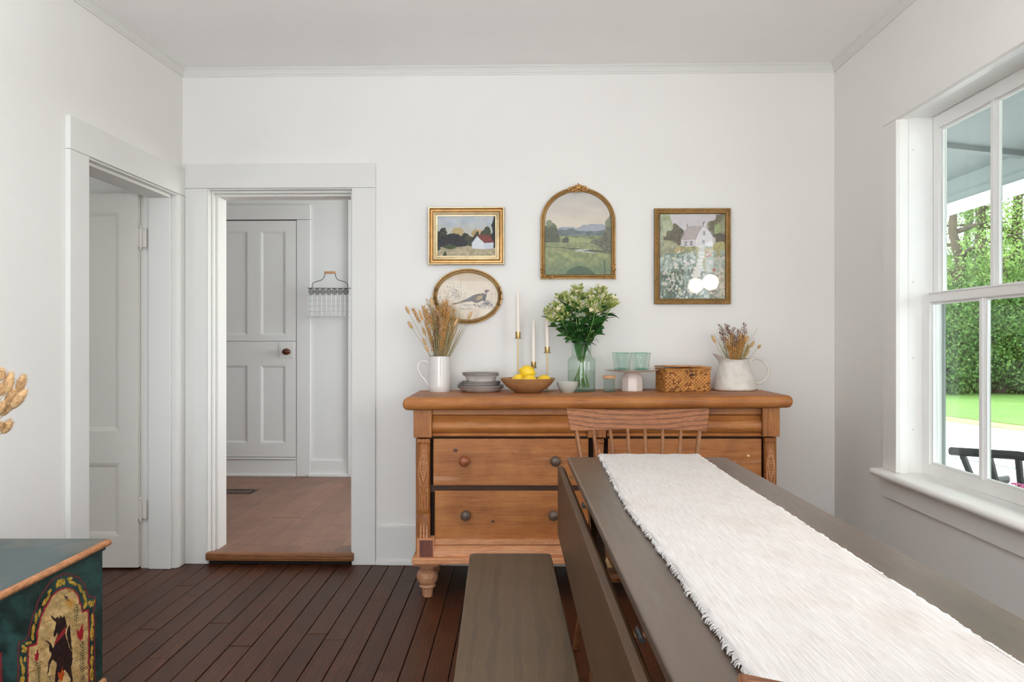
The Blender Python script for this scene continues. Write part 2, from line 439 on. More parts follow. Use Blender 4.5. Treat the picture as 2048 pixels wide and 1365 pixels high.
# cornice: stepped little moulding following the ceiling
prof = [(0, -.041), (.006, -.041), (.008, -.034), (.012, -.031), (.012, -.026), (.009, -.024), (.012, -.020), (.017, -.012), (.024, -.006), (.027, -.004), (.027, .006), (0, .006)]
def cornice(name, A, B, inward):
    m = MB(); n = 12; vs = []
    for i in range(n + 1):
        t = i / n; u = A[0] + (B[0] - A[0]) * t; w = A[1] + (B[1] - A[1]) * t; z = ceil_z(u, w)
        for p, q in prof:
            # mitre at the ends
            e = p if i == 0 else (-p if i == n else 0)
            d = Vector((B[0] - A[0], B[1] - A[1])).normalized()
            vs.append((u + inward[0] * p + d.x * e, w + inward[1] * p + d.y * e, z + q))
    k = len(prof); fs = [(i * k + a, i * k + (a + 1) % k, (i + 1) * k + (a + 1) % k, (i + 1) * k + a) for i in range(n) for a in range(k)]
    fs += [tuple(reversed(range(k))), tuple(range(n * k, n * k + k))]
    m.add(vs, fs); st(name, m, M['trimw'])
cornice('trim_1', (0, 0), (UW, 0), (0, -1))
cornice('trim_2', (0, 0), (0, -6.2), (1, 0))
cornice('trim_3', (UW, 0), (UW, -6.2), (-1, 0))
# ---- back doorway casing, lining, threshold
cz1 = BW(560, 329)[1]; cu1 = BW(752, 700)[0]
t_ = .02
st('trim_4', MB().box(.021, bd_u0, -t_, 0, 0, bd_z), M['trimw'], bevel=.003)
st('trim_5', MB().box(bd_u1, cu1, -t_ , 0, 0, bd_z), M['trimw'], bevel=.003)
st('trim_6', MB().box(.021, cu1, -t_, 0, bd_z + .001, cz1), M['trimw'], bevel=.003)
m = MB()
m.box(bd_u0 - .0, bd_u0 + .006, -.018, WT + .02, .0, bd_z)
m.box(bd_u0 + .006, bd_u0 + .018, .02, WT + .02, .0, bd_z - .006)
m.box(bd_u0 + .018, bd_u0 + .030, .05, WT + .02, .0, bd_z - .018)
m.box(bd_u1 - .012, bd_u1, .02, WT + .02, 0, bd_z)
m.box(bd_u0, bd_u1, -.014, .02, bd_z - .006, bd_z)
m.box(bd_u0, bd_u1, .02, .05, bd_z - .018, bd_z)
m.box(bd_u0, bd_u1, .05, WT + .02, bd_z - .03, bd_z)
st('trim_7', m, M['trimw'], bevel=.002)
th0, th1 = BW(412, 1110, -.04)[0], BW(706, 1110, -.04)[0]
m = MB(); m.prism([(-.045, .030), (-.05, .036), (-.05, .056), (-.044, .062), (-.010, .062), (-.008, .056), (-.008, .024), (-.045, .024)], th0, th1, 'x')
st('trim_8', m, M['thresh'], bevel=.003)
st('trim_9', MB().box(bd_u0 + .01, bd_u1 - .01, -.008, WT, 0, .047), M['dark_gap'])
# ---- left doorway casing and lining
lo_w = LW(129, 700)[0]; lo_z = 1.976
st('trim_10', MB().box(0, .02, -.001, ld_w1, 0, ld_z), M['trimw'], bevel=.003)
st('trim_11', MB().box(0, .022, lo_w, ld_w0, 0, ld_z), M['trimw'], bevel=.003)
st('trim_12', MB().box(0, .022, lo_w, -.001, ld_z + .001, lo_z), M['trimw'], bevel=.003)
m = MB()
m.box(-.165, .014, ld_w1 - .008, ld_w1, 0, ld_z)
m.box(-.12, -.01, ld_w1 - .022, ld_w1 - .008, 0, ld_z - .008)
m.box(-.165, .014, ld_w0, ld_w0 + .008, 0, ld_z); m.box(-.12, -.02, ld_w0 + .008, ld_w0 + .022, 0, ld_z - .008)
m.box(-.165, .014, ld_w0, ld_w1, ld_z - .008, ld_z); m.box(-.12, -.01, ld_w0, ld_w1, ld_z - .022, ld_z - .008)
st('trim_13', m, M['trimw'], bevel=.002)
# ---- baseboards
bz = BW(790, 1052)[1]
def baseb(name, axis, a, b, wallpos, sgn, z=bz, mat=None, shoe=True):
    m = MB(); t = .016
    if axis == 'u':
        m.box(a, b, wallpos, wallpos + sgn * t, 0, z)
        if shoe: m.box(a, b, wallpos, wallpos + sgn * (t + .010), 0, .022)
    else:
        m.box(wallpos, wallpos + sgn * t, a, b, 0, z)
        if shoe: m.box(wallpos, wallpos + sgn * (t + .010), a, b, 0, .022)
    st(name, m, mat or M['trimw'], bevel=.004)
baseb('baseboard_back', 'u', cu1 + .001, UW, 0, -1)
baseb('baseboard_left', 'w', -6.2, lo_w - .001, 0, 1)
baseb('baseboard_right', 'w', -6.2, -.017, UW, -1)
# ---- floor: every board its own object
fl = st('floor', MB().box(-4.5, 1.9, -2.6, 6.0, -.16, -.012), M['dark_gap'], M=Matrix.Identity(4))
PW[fl] = Matrix.Identity(4)
BR = Matrix.Rotation(-.0081, 4, 'Z')
bw_ = .083; rng = random.Random(11); n = 0
unit = {}
def plank_mesh(name, width, L, h, mat, gap):
    key = (name, round(L, 2))
    if key not in unit:
        b = .0014; x0, x1 = gap / 2, width - gap / 2; y0, y1 = gap / 2, L - gap / 2
        vs = [(x0, y0, -h), (x1, y0, -h), (x1, y1, -h), (x0, y1, -h), (x0, y0, -b), (x1, y0, -b), (x1, y1, -b), (x0, y1, -b),
              (x0 + b, y0 + b, 0), (x1 - b, y0 + b, 0), (x1 - b, y1 - b, 0), (x0 + b, y1 - b, 0)]
        fs = [(0, 1, 5, 4), (1, 2, 6, 5), (2, 3, 7, 6), (3, 0, 4, 7), (4, 5, 9, 8), (5, 6, 10, 9), (6, 7, 11, 10), (7, 4, 8, 11), (8, 9, 10, 11)]
        me = bpy.data.meshes.new(name); me.from_pydata(vs, [], fs); me.materials.append(mat); unit[key] = me
    return unit[key]
for k in range(-17, 37):
    X = -1.290 + bw_ * k
    yend = 4.02 if X > -1.5 else 4.04
    y = -2.4; joints = []
    while y < yend - .4:
        y += rng.choice([1.7, 2.3, 2.9, 3.5, 4.1]) * rng.uniform(.8, 1.05); joints.append(y)
    if k == 10: joints = [-.6, 2.71, yend]
    if k == 7: joints = [.4, 3.0, yend]
    joints = [j for j in joints if j < yend - .35] + [yend]
    y = -2.4
    for j in joints:
        L = round(j - y, 2)
        if L > .05:
            o = bpy.data.objects.new('floor_board', plank_mesh('floor_board', bw_, L, .012, M['board'], .0030 + .0012 * rng.random()))
            COL.objects.link(o); o.parent = fl
            p = Vector((X, 2.626, 0)) + (BR @ Vector((0, y - 2.626, 0))); o.location = (p.x, p.y, rng.uniform(-.0008, .0004)); o.rotation_euler = (0, 0, -.0081)
        y = j
# ---- the room beyond the back doorway
W2 = 2.255
f2 = st('floor_kitchen', MB().box(-2.2, 2.4, WT - .005, W2 + .2, -.10, .048), M['dark_gap'])
PW[f2] = MR.copy()
lw_ = .192; rng = random.Random(5)
for k in range(0, 17):
    u = -1.15 + lw_ * k; w = WT - .004 - rng.uniform(.1, 1.1)
    while w < W2:
        a = max(w, WT - .004); b = min(w + 1.22, W2 - .003); L = round(b - a, 2)
        if L > .04:
            o = bpy.data.objects.new('floor_board', plank_mesh('laminate', lw_, L, .008, M['lam'], .0007)); COL.objects.link(o); o.parent = f2
            o.location = (u, a, .056)
        w += 1.22
for k in range(0, 17):
    ua, ub = max(-1.15 + lw_ * k, bd_u0 + .002), min(-1.15 + lw_ * (k + 1), bd_u1 - .002)
    if ub - ua > .02:
        MB().box(ua + .0005, ub - .0005, -.008, WT - .004, .047, .056).build('floor_board', M['lam'], f2, M=MR, bevel=.0008)
K = M['wall2']; T2 = M['trim2']
du1 = BW(593.5, 700, W2)[0]; du0 = BW(423, 700, W2)[0]; dzt = BW(500, 441, W2)[1]; dzb = BW(500, 913.5, W2)[1]
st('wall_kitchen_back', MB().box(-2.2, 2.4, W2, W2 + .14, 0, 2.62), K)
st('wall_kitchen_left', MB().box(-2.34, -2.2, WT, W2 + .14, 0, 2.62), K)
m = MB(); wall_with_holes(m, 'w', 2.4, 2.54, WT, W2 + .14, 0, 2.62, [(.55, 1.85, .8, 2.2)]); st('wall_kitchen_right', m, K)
st('ceiling_kitchen', MB().box(-2.34, 2.54, WT, W2 + .14, 2.50, 2.64), M['ceil'])
# cupboard door casing
ku = BW(622, 700, W2)[0]; kz = BW(500, 411, W2)[1]; kl = du0 - (ku - du1)
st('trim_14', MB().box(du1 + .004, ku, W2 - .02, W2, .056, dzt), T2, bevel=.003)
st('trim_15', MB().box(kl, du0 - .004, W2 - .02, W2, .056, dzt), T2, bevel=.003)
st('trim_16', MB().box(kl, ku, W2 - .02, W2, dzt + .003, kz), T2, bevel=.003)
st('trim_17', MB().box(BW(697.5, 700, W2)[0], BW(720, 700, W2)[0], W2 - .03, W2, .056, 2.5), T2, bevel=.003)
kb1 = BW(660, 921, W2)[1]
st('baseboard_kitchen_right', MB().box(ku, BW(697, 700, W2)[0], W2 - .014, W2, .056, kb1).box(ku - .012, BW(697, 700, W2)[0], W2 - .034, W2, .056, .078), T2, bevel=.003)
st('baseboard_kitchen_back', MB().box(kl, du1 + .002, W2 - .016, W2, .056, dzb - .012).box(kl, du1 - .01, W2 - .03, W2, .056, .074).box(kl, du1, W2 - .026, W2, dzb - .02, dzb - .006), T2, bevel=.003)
# dutch cupboard door: two leaves with recessed panels
def panel_leaf(name, x0, x1, z0, z1, yf, th, panels, mat, parent, M_, mould=.012):
    """leaf whose front face is at yf (towards -y), solid th thick, panels recessed"""
    m = MB(); xs = sorted({x0, x1} | {p[0] for p in panels} | {p[1] for p in panels}); rec = .010
    m.box(x0, x1, yf + rec, yf + th, z0, z1)
    # frame = slab minus panel holes, built as column strips
    for a, b in zip(xs, xs[1:]):
        hs = sorted([(p[2], p[3]) for p in panels if p[0] <= a + 1e-6 and p[1] >= b - 1e-6]); c = z0
        for h0, h1 in hs:
            if h0 - c > 1e-4: m.box(a, b, yf, yf + rec, c, h0)
            c = h1
        if z1 - c > 1e-4: m.box(a, b, yf, yf + rec, c, z1)
    o = m.build(name, mat, parent, M=M_)
    for p in panels:
        q = MB(); d = mould
        for (a, b, c, e, s) in ((p[0], p[1], p[2], p[3], 1),):
            # sloped moulding ring around the panel
            O = [(a, c), (b, c), (b, e), (a, e)]; I = [(a + d, c + d), (b - d, c + d), (b - d, e - d), (a + d, e - d)]
            vs = [(x, yf + .001, z) for x, z in O] + [(x, yf + .004, z) for x, z in [(a + d * .5, c + d * .5), (b - d * .5, c + d * .5), (b - d * .5, e - d * .5), (a + d * .5, e - d * .5)]] + [(x, yf + rec + .0005, z) for x, z in I]
            fs = [(i, (i + 1) % 4, 4 + (i + 1) % 4, 4 + i) for i in range(4)] + [(4 + i, 4 + (i + 1) % 4, 8 + (i + 1) % 4, 8 + i) for i in range(4)]
            q.add(vs, fs)
        q.build('panel_moulding', mat, parent, M=M_)
    return o
d2 = thing('door_2', None, None, kind='structure'); d2.matrix_world = MR; PW[d2] = MR.copy()
pu = [BW(x, 700, W2 - .018)[0] for x in (446, 495, 521, 571)]; pu[0] = pu[2] - (pu[3] - pu[2]) - (pu[2] - pu[1]); 
zz = [BW(500, y, W2 - .018)[1] for y in (462, 671, 683, 731, 887)]
panel_leaf('upper_leaf', du0, du1, zz[2] + .002, dzt - .006, W2 - .018, .016, [(pu[0], pu[1], zz[1], zz[0]), (pu[2], pu[3], zz[1], zz[0])], M['trim2'], d2, MR, .02)
panel_leaf('lower_leaf', du0, du1, dzb, zz[2] - .002, W2 - .018, .016, [(pu[0], pu[1], zz[4], zz[3]), (pu[2], pu[3], zz[4], zz[3])], M['trim2'], d2, MR, .02)
a, z1_ = BW(560, 686, W2); b, z0_ = BW(589, 716, W2)
MB().box(a, b, W2 - .023, W2 - .018, z0_, z1_).build('lock_plate', M['trim2'], d2, M=MR, bevel=.001)
ku_, kz_ = BW(573, 704, W2 - .06)
q = MB(); q.tube([(ku_, W2 - .02, kz_), (ku_, W2 - .05, kz_)], .012, 12); q.ball((ku_, W2 - .066, kz_), (.034, .024, .026), 18, 12)
tag(q.build('knob', M['knobr'], d2, M=MR, smooth=50), 'dark brown glossy oval door knob')
q = MB(); q.box(du1 - .001, du1 + .004, W2 - .004, W2 - .001, dzb, dzt); q.box(du0, du1, W2 - .004, W2 - .001, dzt - .006, dzt + .003)
q.build('shadow_gap', M['dark_gap'], d2, M=MR)  # dark strips painted for the shade around the door leaves
# floor register
t = thing('floor_vent', 'black metal floor vent set in the laminate floor of the far room', 'vent', MR @ Vector((-.36, 1.60, .056)), -TH)
q = MB(); q.box(-.17, .17, -.075, -.06, 0, .004); q.box(-.17, .17, .06, .075, 0, .004); q.box(-.17, -.155, -.06, .06, 0, .004); q.box(.155, .17, -.06, .06, 0, .004)
q.build('frame', M['black'], t, local=True)
for i in range(12):
    x = -.143 + i * .026; MB().box(x - .004, x + .004, -.06, .06, .0, .003).build('slat', M['black'], t, local=True)
# ---- side room behind the left doorway
K1 = M['wall']
st('wall_side_back', MB().box(-3.14, -.302, 0, WT, -.05, 2.62), K1)
st('wall_side_left', MB().box(-3.14, -3.0, -3.2, 0, 0, 2.62), K1)
m = MB(); wall_with_holes(m, 'u', -3.34, -3.2, -3.14, -.15, 0, 2.62, [(-2.6, -1.6, .8, 2.1)]); st('wall_side_front', m, K1)
st('ceiling_side', MB().box(-3.14, -.151, -3.34, 0, 2.48, 2.64), M['ceil'])
# door leaf standing open
d1 = thing('door_1', None, None, kind='structure'); PW[d1] = Matrix.Identity(4)
DY = 3.917; dx1 = AX(276, DY); dx0 = dx1 - .74; s1 = AX(238, DY)
pz = [AZ(y, DY) for y in (424, 863, 927, 1073)]
I4 = Matrix.Identity(4)
panel_leaf('leaf', dx0, dx1, .010, AZ(387, DY), DY, .035, [(dx0 + .093, s1, pz[1], pz[0]), (dx0 + .093, s1, pz[3], pz[2])], M['doorw'], d1, I4, .022)
for yy in (476, 1020):
    z = AZ(yy, DY); q = MB()
    q.tube([(dx1 + .014, DY - .004, z - .045), (dx1 + .014, DY - .004, z + .045)], .006, 10)
    q.tube([(dx1 + .014, DY - .004, z + .045), (dx1 + .014, DY - .004, z + .052), (dx1 + .014, DY - .004, z + .062)], [.0035, .006, .001], 10)
    q.tube([(dx1 + .014, DY - .004, z - .062), (dx1 + .014, DY - .004, z - .052), (dx1 + .014, DY - .004, z - .045)], [.001, .006, .0035], 10)
    q.box(dx1, dx1 + .012, DY - .002, DY + .002, z - .045, z + .045); q.box(dx1 + .016, dx1 + .040, DY + .003, DY + .006, z - .045, z + .045)
    q.build('hinge', M['doorw'], d1, M=I4, smooth=40)
# ================================================================== window_1
U0 = UW
def hole_frame(mb, w0, w1, z0, z1, u0, u1, stile, top, bot, munt):
    mb.box(u0, u1, w0, w0 + stile, z0, z1); mb.box(u0, u1, w1 - stile, w1, z0, z1)
    mb.box(u0, u1, w0 + stile, w1 - stile, z1 - top, z1); mb.box(u0, u1, w0 + stile, w1 - stile, z0, z0 + bot)
def build_window(name, wn_, wf_, z0, z1, detailed=True):
    t = thing(name, None, None, kind='structure'); t.matrix_world = MR; PW[t] = MR.copy()
    S = M['sashw']; mid = wf_ - .41
    q = MB()
    for s, e in ((wf_, 1), (wn_, -1)):
        q.box(U0 - .004, U0 + .032, s, s + e * .03, z0 - .03, z1 + .03)
        q.box(U0 + .032, U0 + .18, s + e * .010, s + e * .03, z0 - .03, z1 + .03)
        q.box(U0 + .126, U0 + .131, s + e * .002, s + e * .012, z0, z1)
    q.box(U0 - .004, U0 + .032, wn_, wf_, z1, z1 + .03); q.box(U0 + .032, U0 + .18, wn_ - .01, wf_ + .01, z1 + .010, z1 + .03)
    q.build('jamb', S, t, M=MR, bevel=.002)
    if detailed:
        q = MB()
        for zn in (1.90, 1.36, 1.05, .76): q.ball((U0 + .055, wf_ + .0105, zn), .004, 8, 6)
        q.build('nail_head', M['trimw'], t, M=MR)
    # casings on the wall
    cw = RW(1774, 682)[0] - wf
    MB().box(U0 - .018, U0, wf_ + .001, wf_ + cw, z0, z1 + .001).build('side_casing', M['wall'], t, M=MR, bevel=.003)
    MB().box(U0 - .018, U0, wn_ - cw, wn_ - .001, z0, z1 + .001).build('side_casing', M['wall'], t, M=MR, bevel=.003)
    MB().box(U0 - .018, U0, wn_ - cw, wf_ + cw, z1 + .002, z1 + .160).build('head_casing', M['wall'], t, M=MR, bevel=.003)
    # stool and apron
    q = MB(); pr = [(U0 + .10, z0 - .030), (U0 - .052, z0 - .030)] + [(U0 - .052 - .0145 * math.sin(a), z0 - .0155 - .0145 * math.cos(a)) for a in [math.pi * k / 8 for k in range(1, 8)]] + [(U0 - .052, z0 - .001), (U0 + .10, z0 - .001)]
    n = len(pr); q.add([(p[0], wn_ - cw - .02, p[1]) for p in pr] + [(p[0], wf_ + cw + .02, p[1]) for p in pr], [tuple(range(n)), tuple(reversed(range(n, 2 * n)))] + [(i, i + n, (i + 1) % n + n, (i + 1) % n) for i in range(n)])
    q.build('window_stool', M['sashw'], t, M=MR, smooth=40)
    MB().box(U0 - .018, U0, wn_ - cw, wf_ + cw, z0 - .118, z0 - .031).build('apron', M['wall'], t, M=MR, bevel=.003)
    MB().box(U0 + .10, U0 + .22, wn_ - .02, wf_ + .02, z0 - .03, z0 - .012).build('window_sill', S, t, M=MR)
    # sashes
    zm = z0 + .725
    for nm, u0, a, b, st_, tp, bt in (('lower_sash', U0 + .092, z0, zm, .054, .034, .044), ('upper_sash', U0 + .132, zm - .03, z1 + .008, .050, .055, .034)):
        q = MB(); w0, w1 = wn_ - .008, wf_ + .008
        hole_frame(q, w0, w1, a, b, u0, u0 + .034, st_, tp, bt, 0)
        o = q.build(nm, S, t, M=MR, bevel=.003)
        # muntin with moulded sides, glazing bead, panes: sub-parts
        q = MB(); q.box(u0 + .002, u0 + .030, mid - .009, mid + .009, a + bt, b - tp); q.box(u0 + .010, u0 + .026, mid - .016, mid + .016, a + bt, b - tp)
        q.build('muntin', S, o, M=MR, bevel=.002)
        q = MB()
        for p0, p1 in ((w0 + st_, mid - .016), (mid + .016, w1 - st_)):
            hole_frame(q, p0, p1, a + bt, b - tp, u0 + .011, u0 + .024, .009, .009, .009, 0)
        q.build('glazing_bead', S, o, M=MR, bevel=.002)
        for p0, p1 in ((w0 + st_, mid - .012), (mid + .012, w1 - st_)):
            MB().box(u0 + .017, u0 + .020, p0, p1, a + bt, b - tp).build('pane', M['pane'], o, M=MR)
    MB().box(U0 + .172, U0 + .18, wf_ - .004, wf_ + .01, z0, z1).box(U0 + .172, U0 + .18, wn_ - .01, wn_ + .004, z0, z1).box(U0 + .172, U0 + .18, wn_, wf_, z1 - .006, z1 + .01).build('screen_frame', M['siding'], t, M=MR)
    return t
build_window('window_1', wn, wf, wz0, wz1)
# ================================================================== outside
PX = 3.85                                    # porch beam line (world x), runs along the house
yaw = -TH
def pm(x, y, z=0): return Matrix.Translation((x, y, z)) @ Matrix.Rotation(-TH, 4, 'Z')
PMT = pm(1.75, 4.0)
# porch ceiling slopes down towards the beam; boards are far and soft: one slab
q = MB(); q.prism([(0.02, 2.77), (2.06, 2.535), (2.06, 2.60), (0.02, 2.85)], -6, 8, 'y')
# prism axis y wants (x,z)
o = q.build('porch_ceiling', M['siding'], M=PMT, kind='structure')
q = MB(); q.box(2.04, 2.19, -6, 8, 2.335, 2.60); q.box(2.03, 2.20, -6, 8, 2.400, 2.408)
o = q.build('porch_beam', M['siding'], M=PMT, kind='structure', bevel=.004)
q = MB(); q.box(2.02, 2.24, -6, 8, 2.285, 2.334); o = q.build('porch_fascia', M['porchw'], M=PMT, kind='structure', bevel=.003)
q = MB(); q.prism([(0.02, 2.73), (2.04, 2.50), (2.04, 2.55), (0.02, 2.78)], 2.02, 2.10, 'y'); o = q.build('porch_rafter', M['siding'], M=PMT, kind='structure')
o = MB().box(0.02, 2.3, -6, 8, -.16, -.06).build('porch_deck', M['gravel'], M=PMT, kind='structure')
GZ = -.48
def sheet(name, pts, z, mat, kind='structure', lab=None, cat=None):
    m = MB(); m.prism(pts, z - .05, z, 'z'); o = m.build(name, mat, kind=kind); return o
sheet('ground_gravel', [(1.95, -40), (120, -40), (120, 140), (1.95, 140)], GZ - .02, M['gravel'])
dirr = Vector((-.42, 1.77)).normalized()     # direction of the road
A0 = Vector((8.66, 15.95)); nrm = Vector((dirr.y, -dirr.x))
def strip(name, o0, o1, z, mat):
    P0 = A0 + nrm * o0; P1 = A0 + nrm * o1
    pts = [P0 - dirr * 60, P1 - dirr * 60, P1 + dirr * 90, P0 + dirr * 90]
    m = MB(); m.prism([(p.x, p.y) for p in pts], z - .04, z, 'z'); o = m.build(name, mat); o['kind'] = 'structure'; return o
strip('road', -3.6, 0, GZ, M['asphalt'])
strip('road_line', -1.86, -1.76, GZ + .004, plain('faded_yellow_line', '#c6b58c', .8))
t = NT('lawn'); co = t.coords(); n1 = t.noise(co, 1.3, 5); n2 = t.noise(co, 25, 4)
t.base(t.mix(t.ramp(n1, [(.3, lin('#42651f')), (.6, lin('#557a2c')), (.75, lin('#788542'))]), t.ramp(n2, [(.3, lin('#406020')), (.7, lin('#6a8c38'))]), .5)).set(Roughness=.9); M['lawn'] = t.mat
t = NT('verge'); co = t.coords(); n1 = t.noise(co, 2, 5)
t.base(t.ramp(n1, [(.3, lin('#9b8468')), (.5, lin('#96895f')), (.7, lin('#6d8036'))])).set(Roughness=.9); M['verge'] = t.mat
strip('road_verge', 0, .75, GZ + .01, M['verge'])
strip('lawn', .7, 60, GZ + .02, M['lawn'])
# grass tufts nearest the verge: stuff
def leafcloud(name, centers, radii, per, size, mat, parent, seed, flat=1.0, thin=0.0):
    rs = np.random.RandomState(seed); V = []; 
    for c, r in zip(centers, radii):
        n = int(per * r * r); d = rs.normal(size=(n, 3)); d /= np.linalg.norm(d, axis=1)[:, None]
        rad = (rs.rand(n, 1) ** .35) * r; P = np.array(c) + d * rad * np.array([1, 1, flat])
        a = rs.normal(size=(n, 3)); a /= np.linalg.norm(a, axis=1)[:, None]
        b = np.cross(a, rs.normal(size=(n, 3))); b /= np.linalg.norm(b, axis=1)[:, None]
        s = size * (.6 + .8 * rs.rand(n, 1)); a *= s; b *= s * .5
        V.append(np.stack([P - a, P - b, P + a, P + b], 1).reshape(-1, 3))
    V = np.concatenate(V); Q = np.arange(len(V)).reshape(-1, 4)
    return npmesh(name, V, Q, mat, parent, Matrix.Identity(4))
def leafmat(name, c1, c2, c3):
    t = NT(name); co = t.coords(); n = t.noise(co, 1.6, 5, .7)
    c = t.ramp(n, [(.32, lin(c1)), (.5, lin(c2)), (.68, lin(c3))])
    t.base(c).set(Roughness=.55); t.b.inputs['Specular IOR Level'].default_value = .2
    tl = t.new('ShaderNodeBsdfTranslucent'); t.link(c, tl.inputs[0]); mx = t.new('ShaderNodeMixShader'); mx.inputs[0].default_value = .4
    t.link(t.b.outputs[0], mx.inputs[1]); t.link(tl.outputs[0], mx.inputs[2]); t.link(mx.outputs[0], t.out.inputs['Surface']); return t.mat
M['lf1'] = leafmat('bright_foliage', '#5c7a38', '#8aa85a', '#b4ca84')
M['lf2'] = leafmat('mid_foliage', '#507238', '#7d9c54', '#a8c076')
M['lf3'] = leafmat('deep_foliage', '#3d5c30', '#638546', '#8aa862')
def gxy(px, Y): return AX(px, Y), Y
def tree(px, Y, h, r, mat, label, seed, trunk=.22, lean=0.0, base=.35, per=420, size=.11, group=None):
    rs = random.Random(seed); x, y = gxy(px, Y)
    t = thing('tree', label, 'tree', (x, y, GZ), group=group)
    q = MB(); top = Vector((x + lean, y, GZ + h * .9)); b0 = Vector((x, y, GZ - .05)); pts = [b0.lerp(top, k / 8) + Vector((rs.uniform(-.12, .12) * (k > 0), rs.uniform(-.1, .1) * (k > 0), 0)) for k in range(9)]
    q.tube(pts, [trunk * (1.25 if k == 0 else 1 - k / 10) for k in range(9)], 10); q.build('trunk', M['bark'], t, smooth=60)
    cs = []; rr = []; 
    for k in range(10):
        f = base + (1 - base) * rs.random(); p = b0.lerp(top, f); a = rs.uniform(0, 6.28); d = r * (.25 + .75 * rs.random()) * (1.1 - .6 * abs(f - .6))
        e = p + Vector((math.cos(a) * d, math.sin(a) * d, rs.uniform(.1, .6)))
        if k < 8:
            q = MB(); q.tube([p, p.lerp(e, .5) + Vector((0, 0, .15)), e], [trunk * .35, trunk * .22, trunk * .08], 6); q.build('branch', M['bark'], t)
        cs.append(e); rr.append(rs.uniform(.55, .95) * r * .42)
    o = leafcloud('foliage', [tuple(c) for c in cs], rr, per, size, mat, t, seed, .8); o['kind'] = 'stuff'
    return t
def shrub(px, Y, h, r, mat, label, seed, group=None, per=700):
    rs = random.Random(seed); x, y = gxy(px, Y); t = thing('shrub', label, 'shrub', (x, y, GZ), group=group)
    q = MB()
    for k in range(4): a = rs.uniform(0, 6.28); q.tube([(x, y, GZ - .03), (x + math.cos(a) * r * .3, y + math.sin(a) * r * .3, GZ + h * .4), (x + math.cos(a) * r * .5, y + math.sin(a) * r * .5, GZ + h * .8)], [.05, .035, .02], 6)
    q.build('stem', M['bark'], t)
    cs = [(x + rs.uniform(-.7, .7) * r, y + rs.uniform(-.3, .3) * r, GZ + h * rs.uniform(.25, .85)) for _ in range(8)]
    o = leafcloud('foliage', cs, [h * rs.uniform(.28, .42) for _ in cs], per * 3, .055, mat, t, seed); o['kind'] = 'stuff'
    return t
G1 = 'leafy trees at the wood edge'; 
L1 = 'leafy green tree in the wood beyond the road, seen through the window'
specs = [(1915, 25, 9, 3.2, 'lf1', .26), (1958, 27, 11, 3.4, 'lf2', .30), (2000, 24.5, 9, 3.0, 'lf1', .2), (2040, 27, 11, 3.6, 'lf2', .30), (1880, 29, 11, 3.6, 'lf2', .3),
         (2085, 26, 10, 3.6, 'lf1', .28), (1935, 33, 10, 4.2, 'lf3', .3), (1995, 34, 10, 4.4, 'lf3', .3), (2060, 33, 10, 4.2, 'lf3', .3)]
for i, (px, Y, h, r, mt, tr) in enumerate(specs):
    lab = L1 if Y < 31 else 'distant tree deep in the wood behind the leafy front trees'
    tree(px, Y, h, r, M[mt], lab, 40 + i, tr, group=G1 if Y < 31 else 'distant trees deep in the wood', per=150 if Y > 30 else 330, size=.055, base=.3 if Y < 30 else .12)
for i, px in enumerate((1885, 1915, 1945, 1972, 2000, 2030, 2062, 2095)):
    shrub(px, 24.2 + (i % 3) * .5, 2.9 + (i * 7 % 4) * .35, 1.0, M['lf2' if i % 3 else 'lf3'], 'dense green shrub at the foot of the trees along the lawn edge', 70 + i, 'shrubs along the far edge of the lawn', per=420)
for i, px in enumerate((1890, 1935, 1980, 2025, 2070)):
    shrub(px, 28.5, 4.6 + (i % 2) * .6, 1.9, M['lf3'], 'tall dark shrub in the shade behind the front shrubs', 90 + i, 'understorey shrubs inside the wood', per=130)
# black outdoor chair standing on the porch
c0 = Vector((2.19, 3.46, 0)); d = Vector((.17, -.29, 0)).normalized(); nn = Vector((d.y, -d.x, 0)) * -1
t = thing('porch_chair', 'black slat-backed outdoor chair standing on the porch outside the window', 'chair', (c0.x, c0.y, -.06))
zt = .642; hw = .30; nb = Vector((-d.y, d.x, 0))       # towards outside
q = MB(); q.tube([c0 + d * (hw * k / 4) + Vector((0, 0, zt - .018 - .004 * abs(k))) for k in range(-4, 5)], .019, 8); q.build('top_rail', M['black'], t, smooth=40)
for k in range(5):
    s = (k - 2) * .125; q = MB(); q.tube([c0 + d * s + Vector((0, 0, zt - .03)), c0 + d * (s * .55) + nb * .06 + Vector((0, 0, .26))], [.016, .016], 6, flat=.5); q.build('back_slat', M['black'], t)
q = MB(); S = [c0 - d * .2 + nb * .05, c0 + d * .2 + nb * .05, c0 + d * .25 + nb * .5, c0 - d * .25 + nb * .5]
q.prism([(p.x, p.y) for p in S], .24, .27, 'z'); q.build('seat', M['black'], t)
for p in S: MB().tube([(p.x, p.y, .25), (p.x + (p.x - c0.x) * .1, p.y, -.06)], .016, 8).build('leg', M['black'], t)
for s in (-1, 1): MB().tube([c0 + d * s * .27 + Vector((0, 0, .45)), c0 + d * s * .28 + nb * .45 + Vector((0, 0, .44))], .02, 8, flat=.5).build('armrest', M['black'], t)
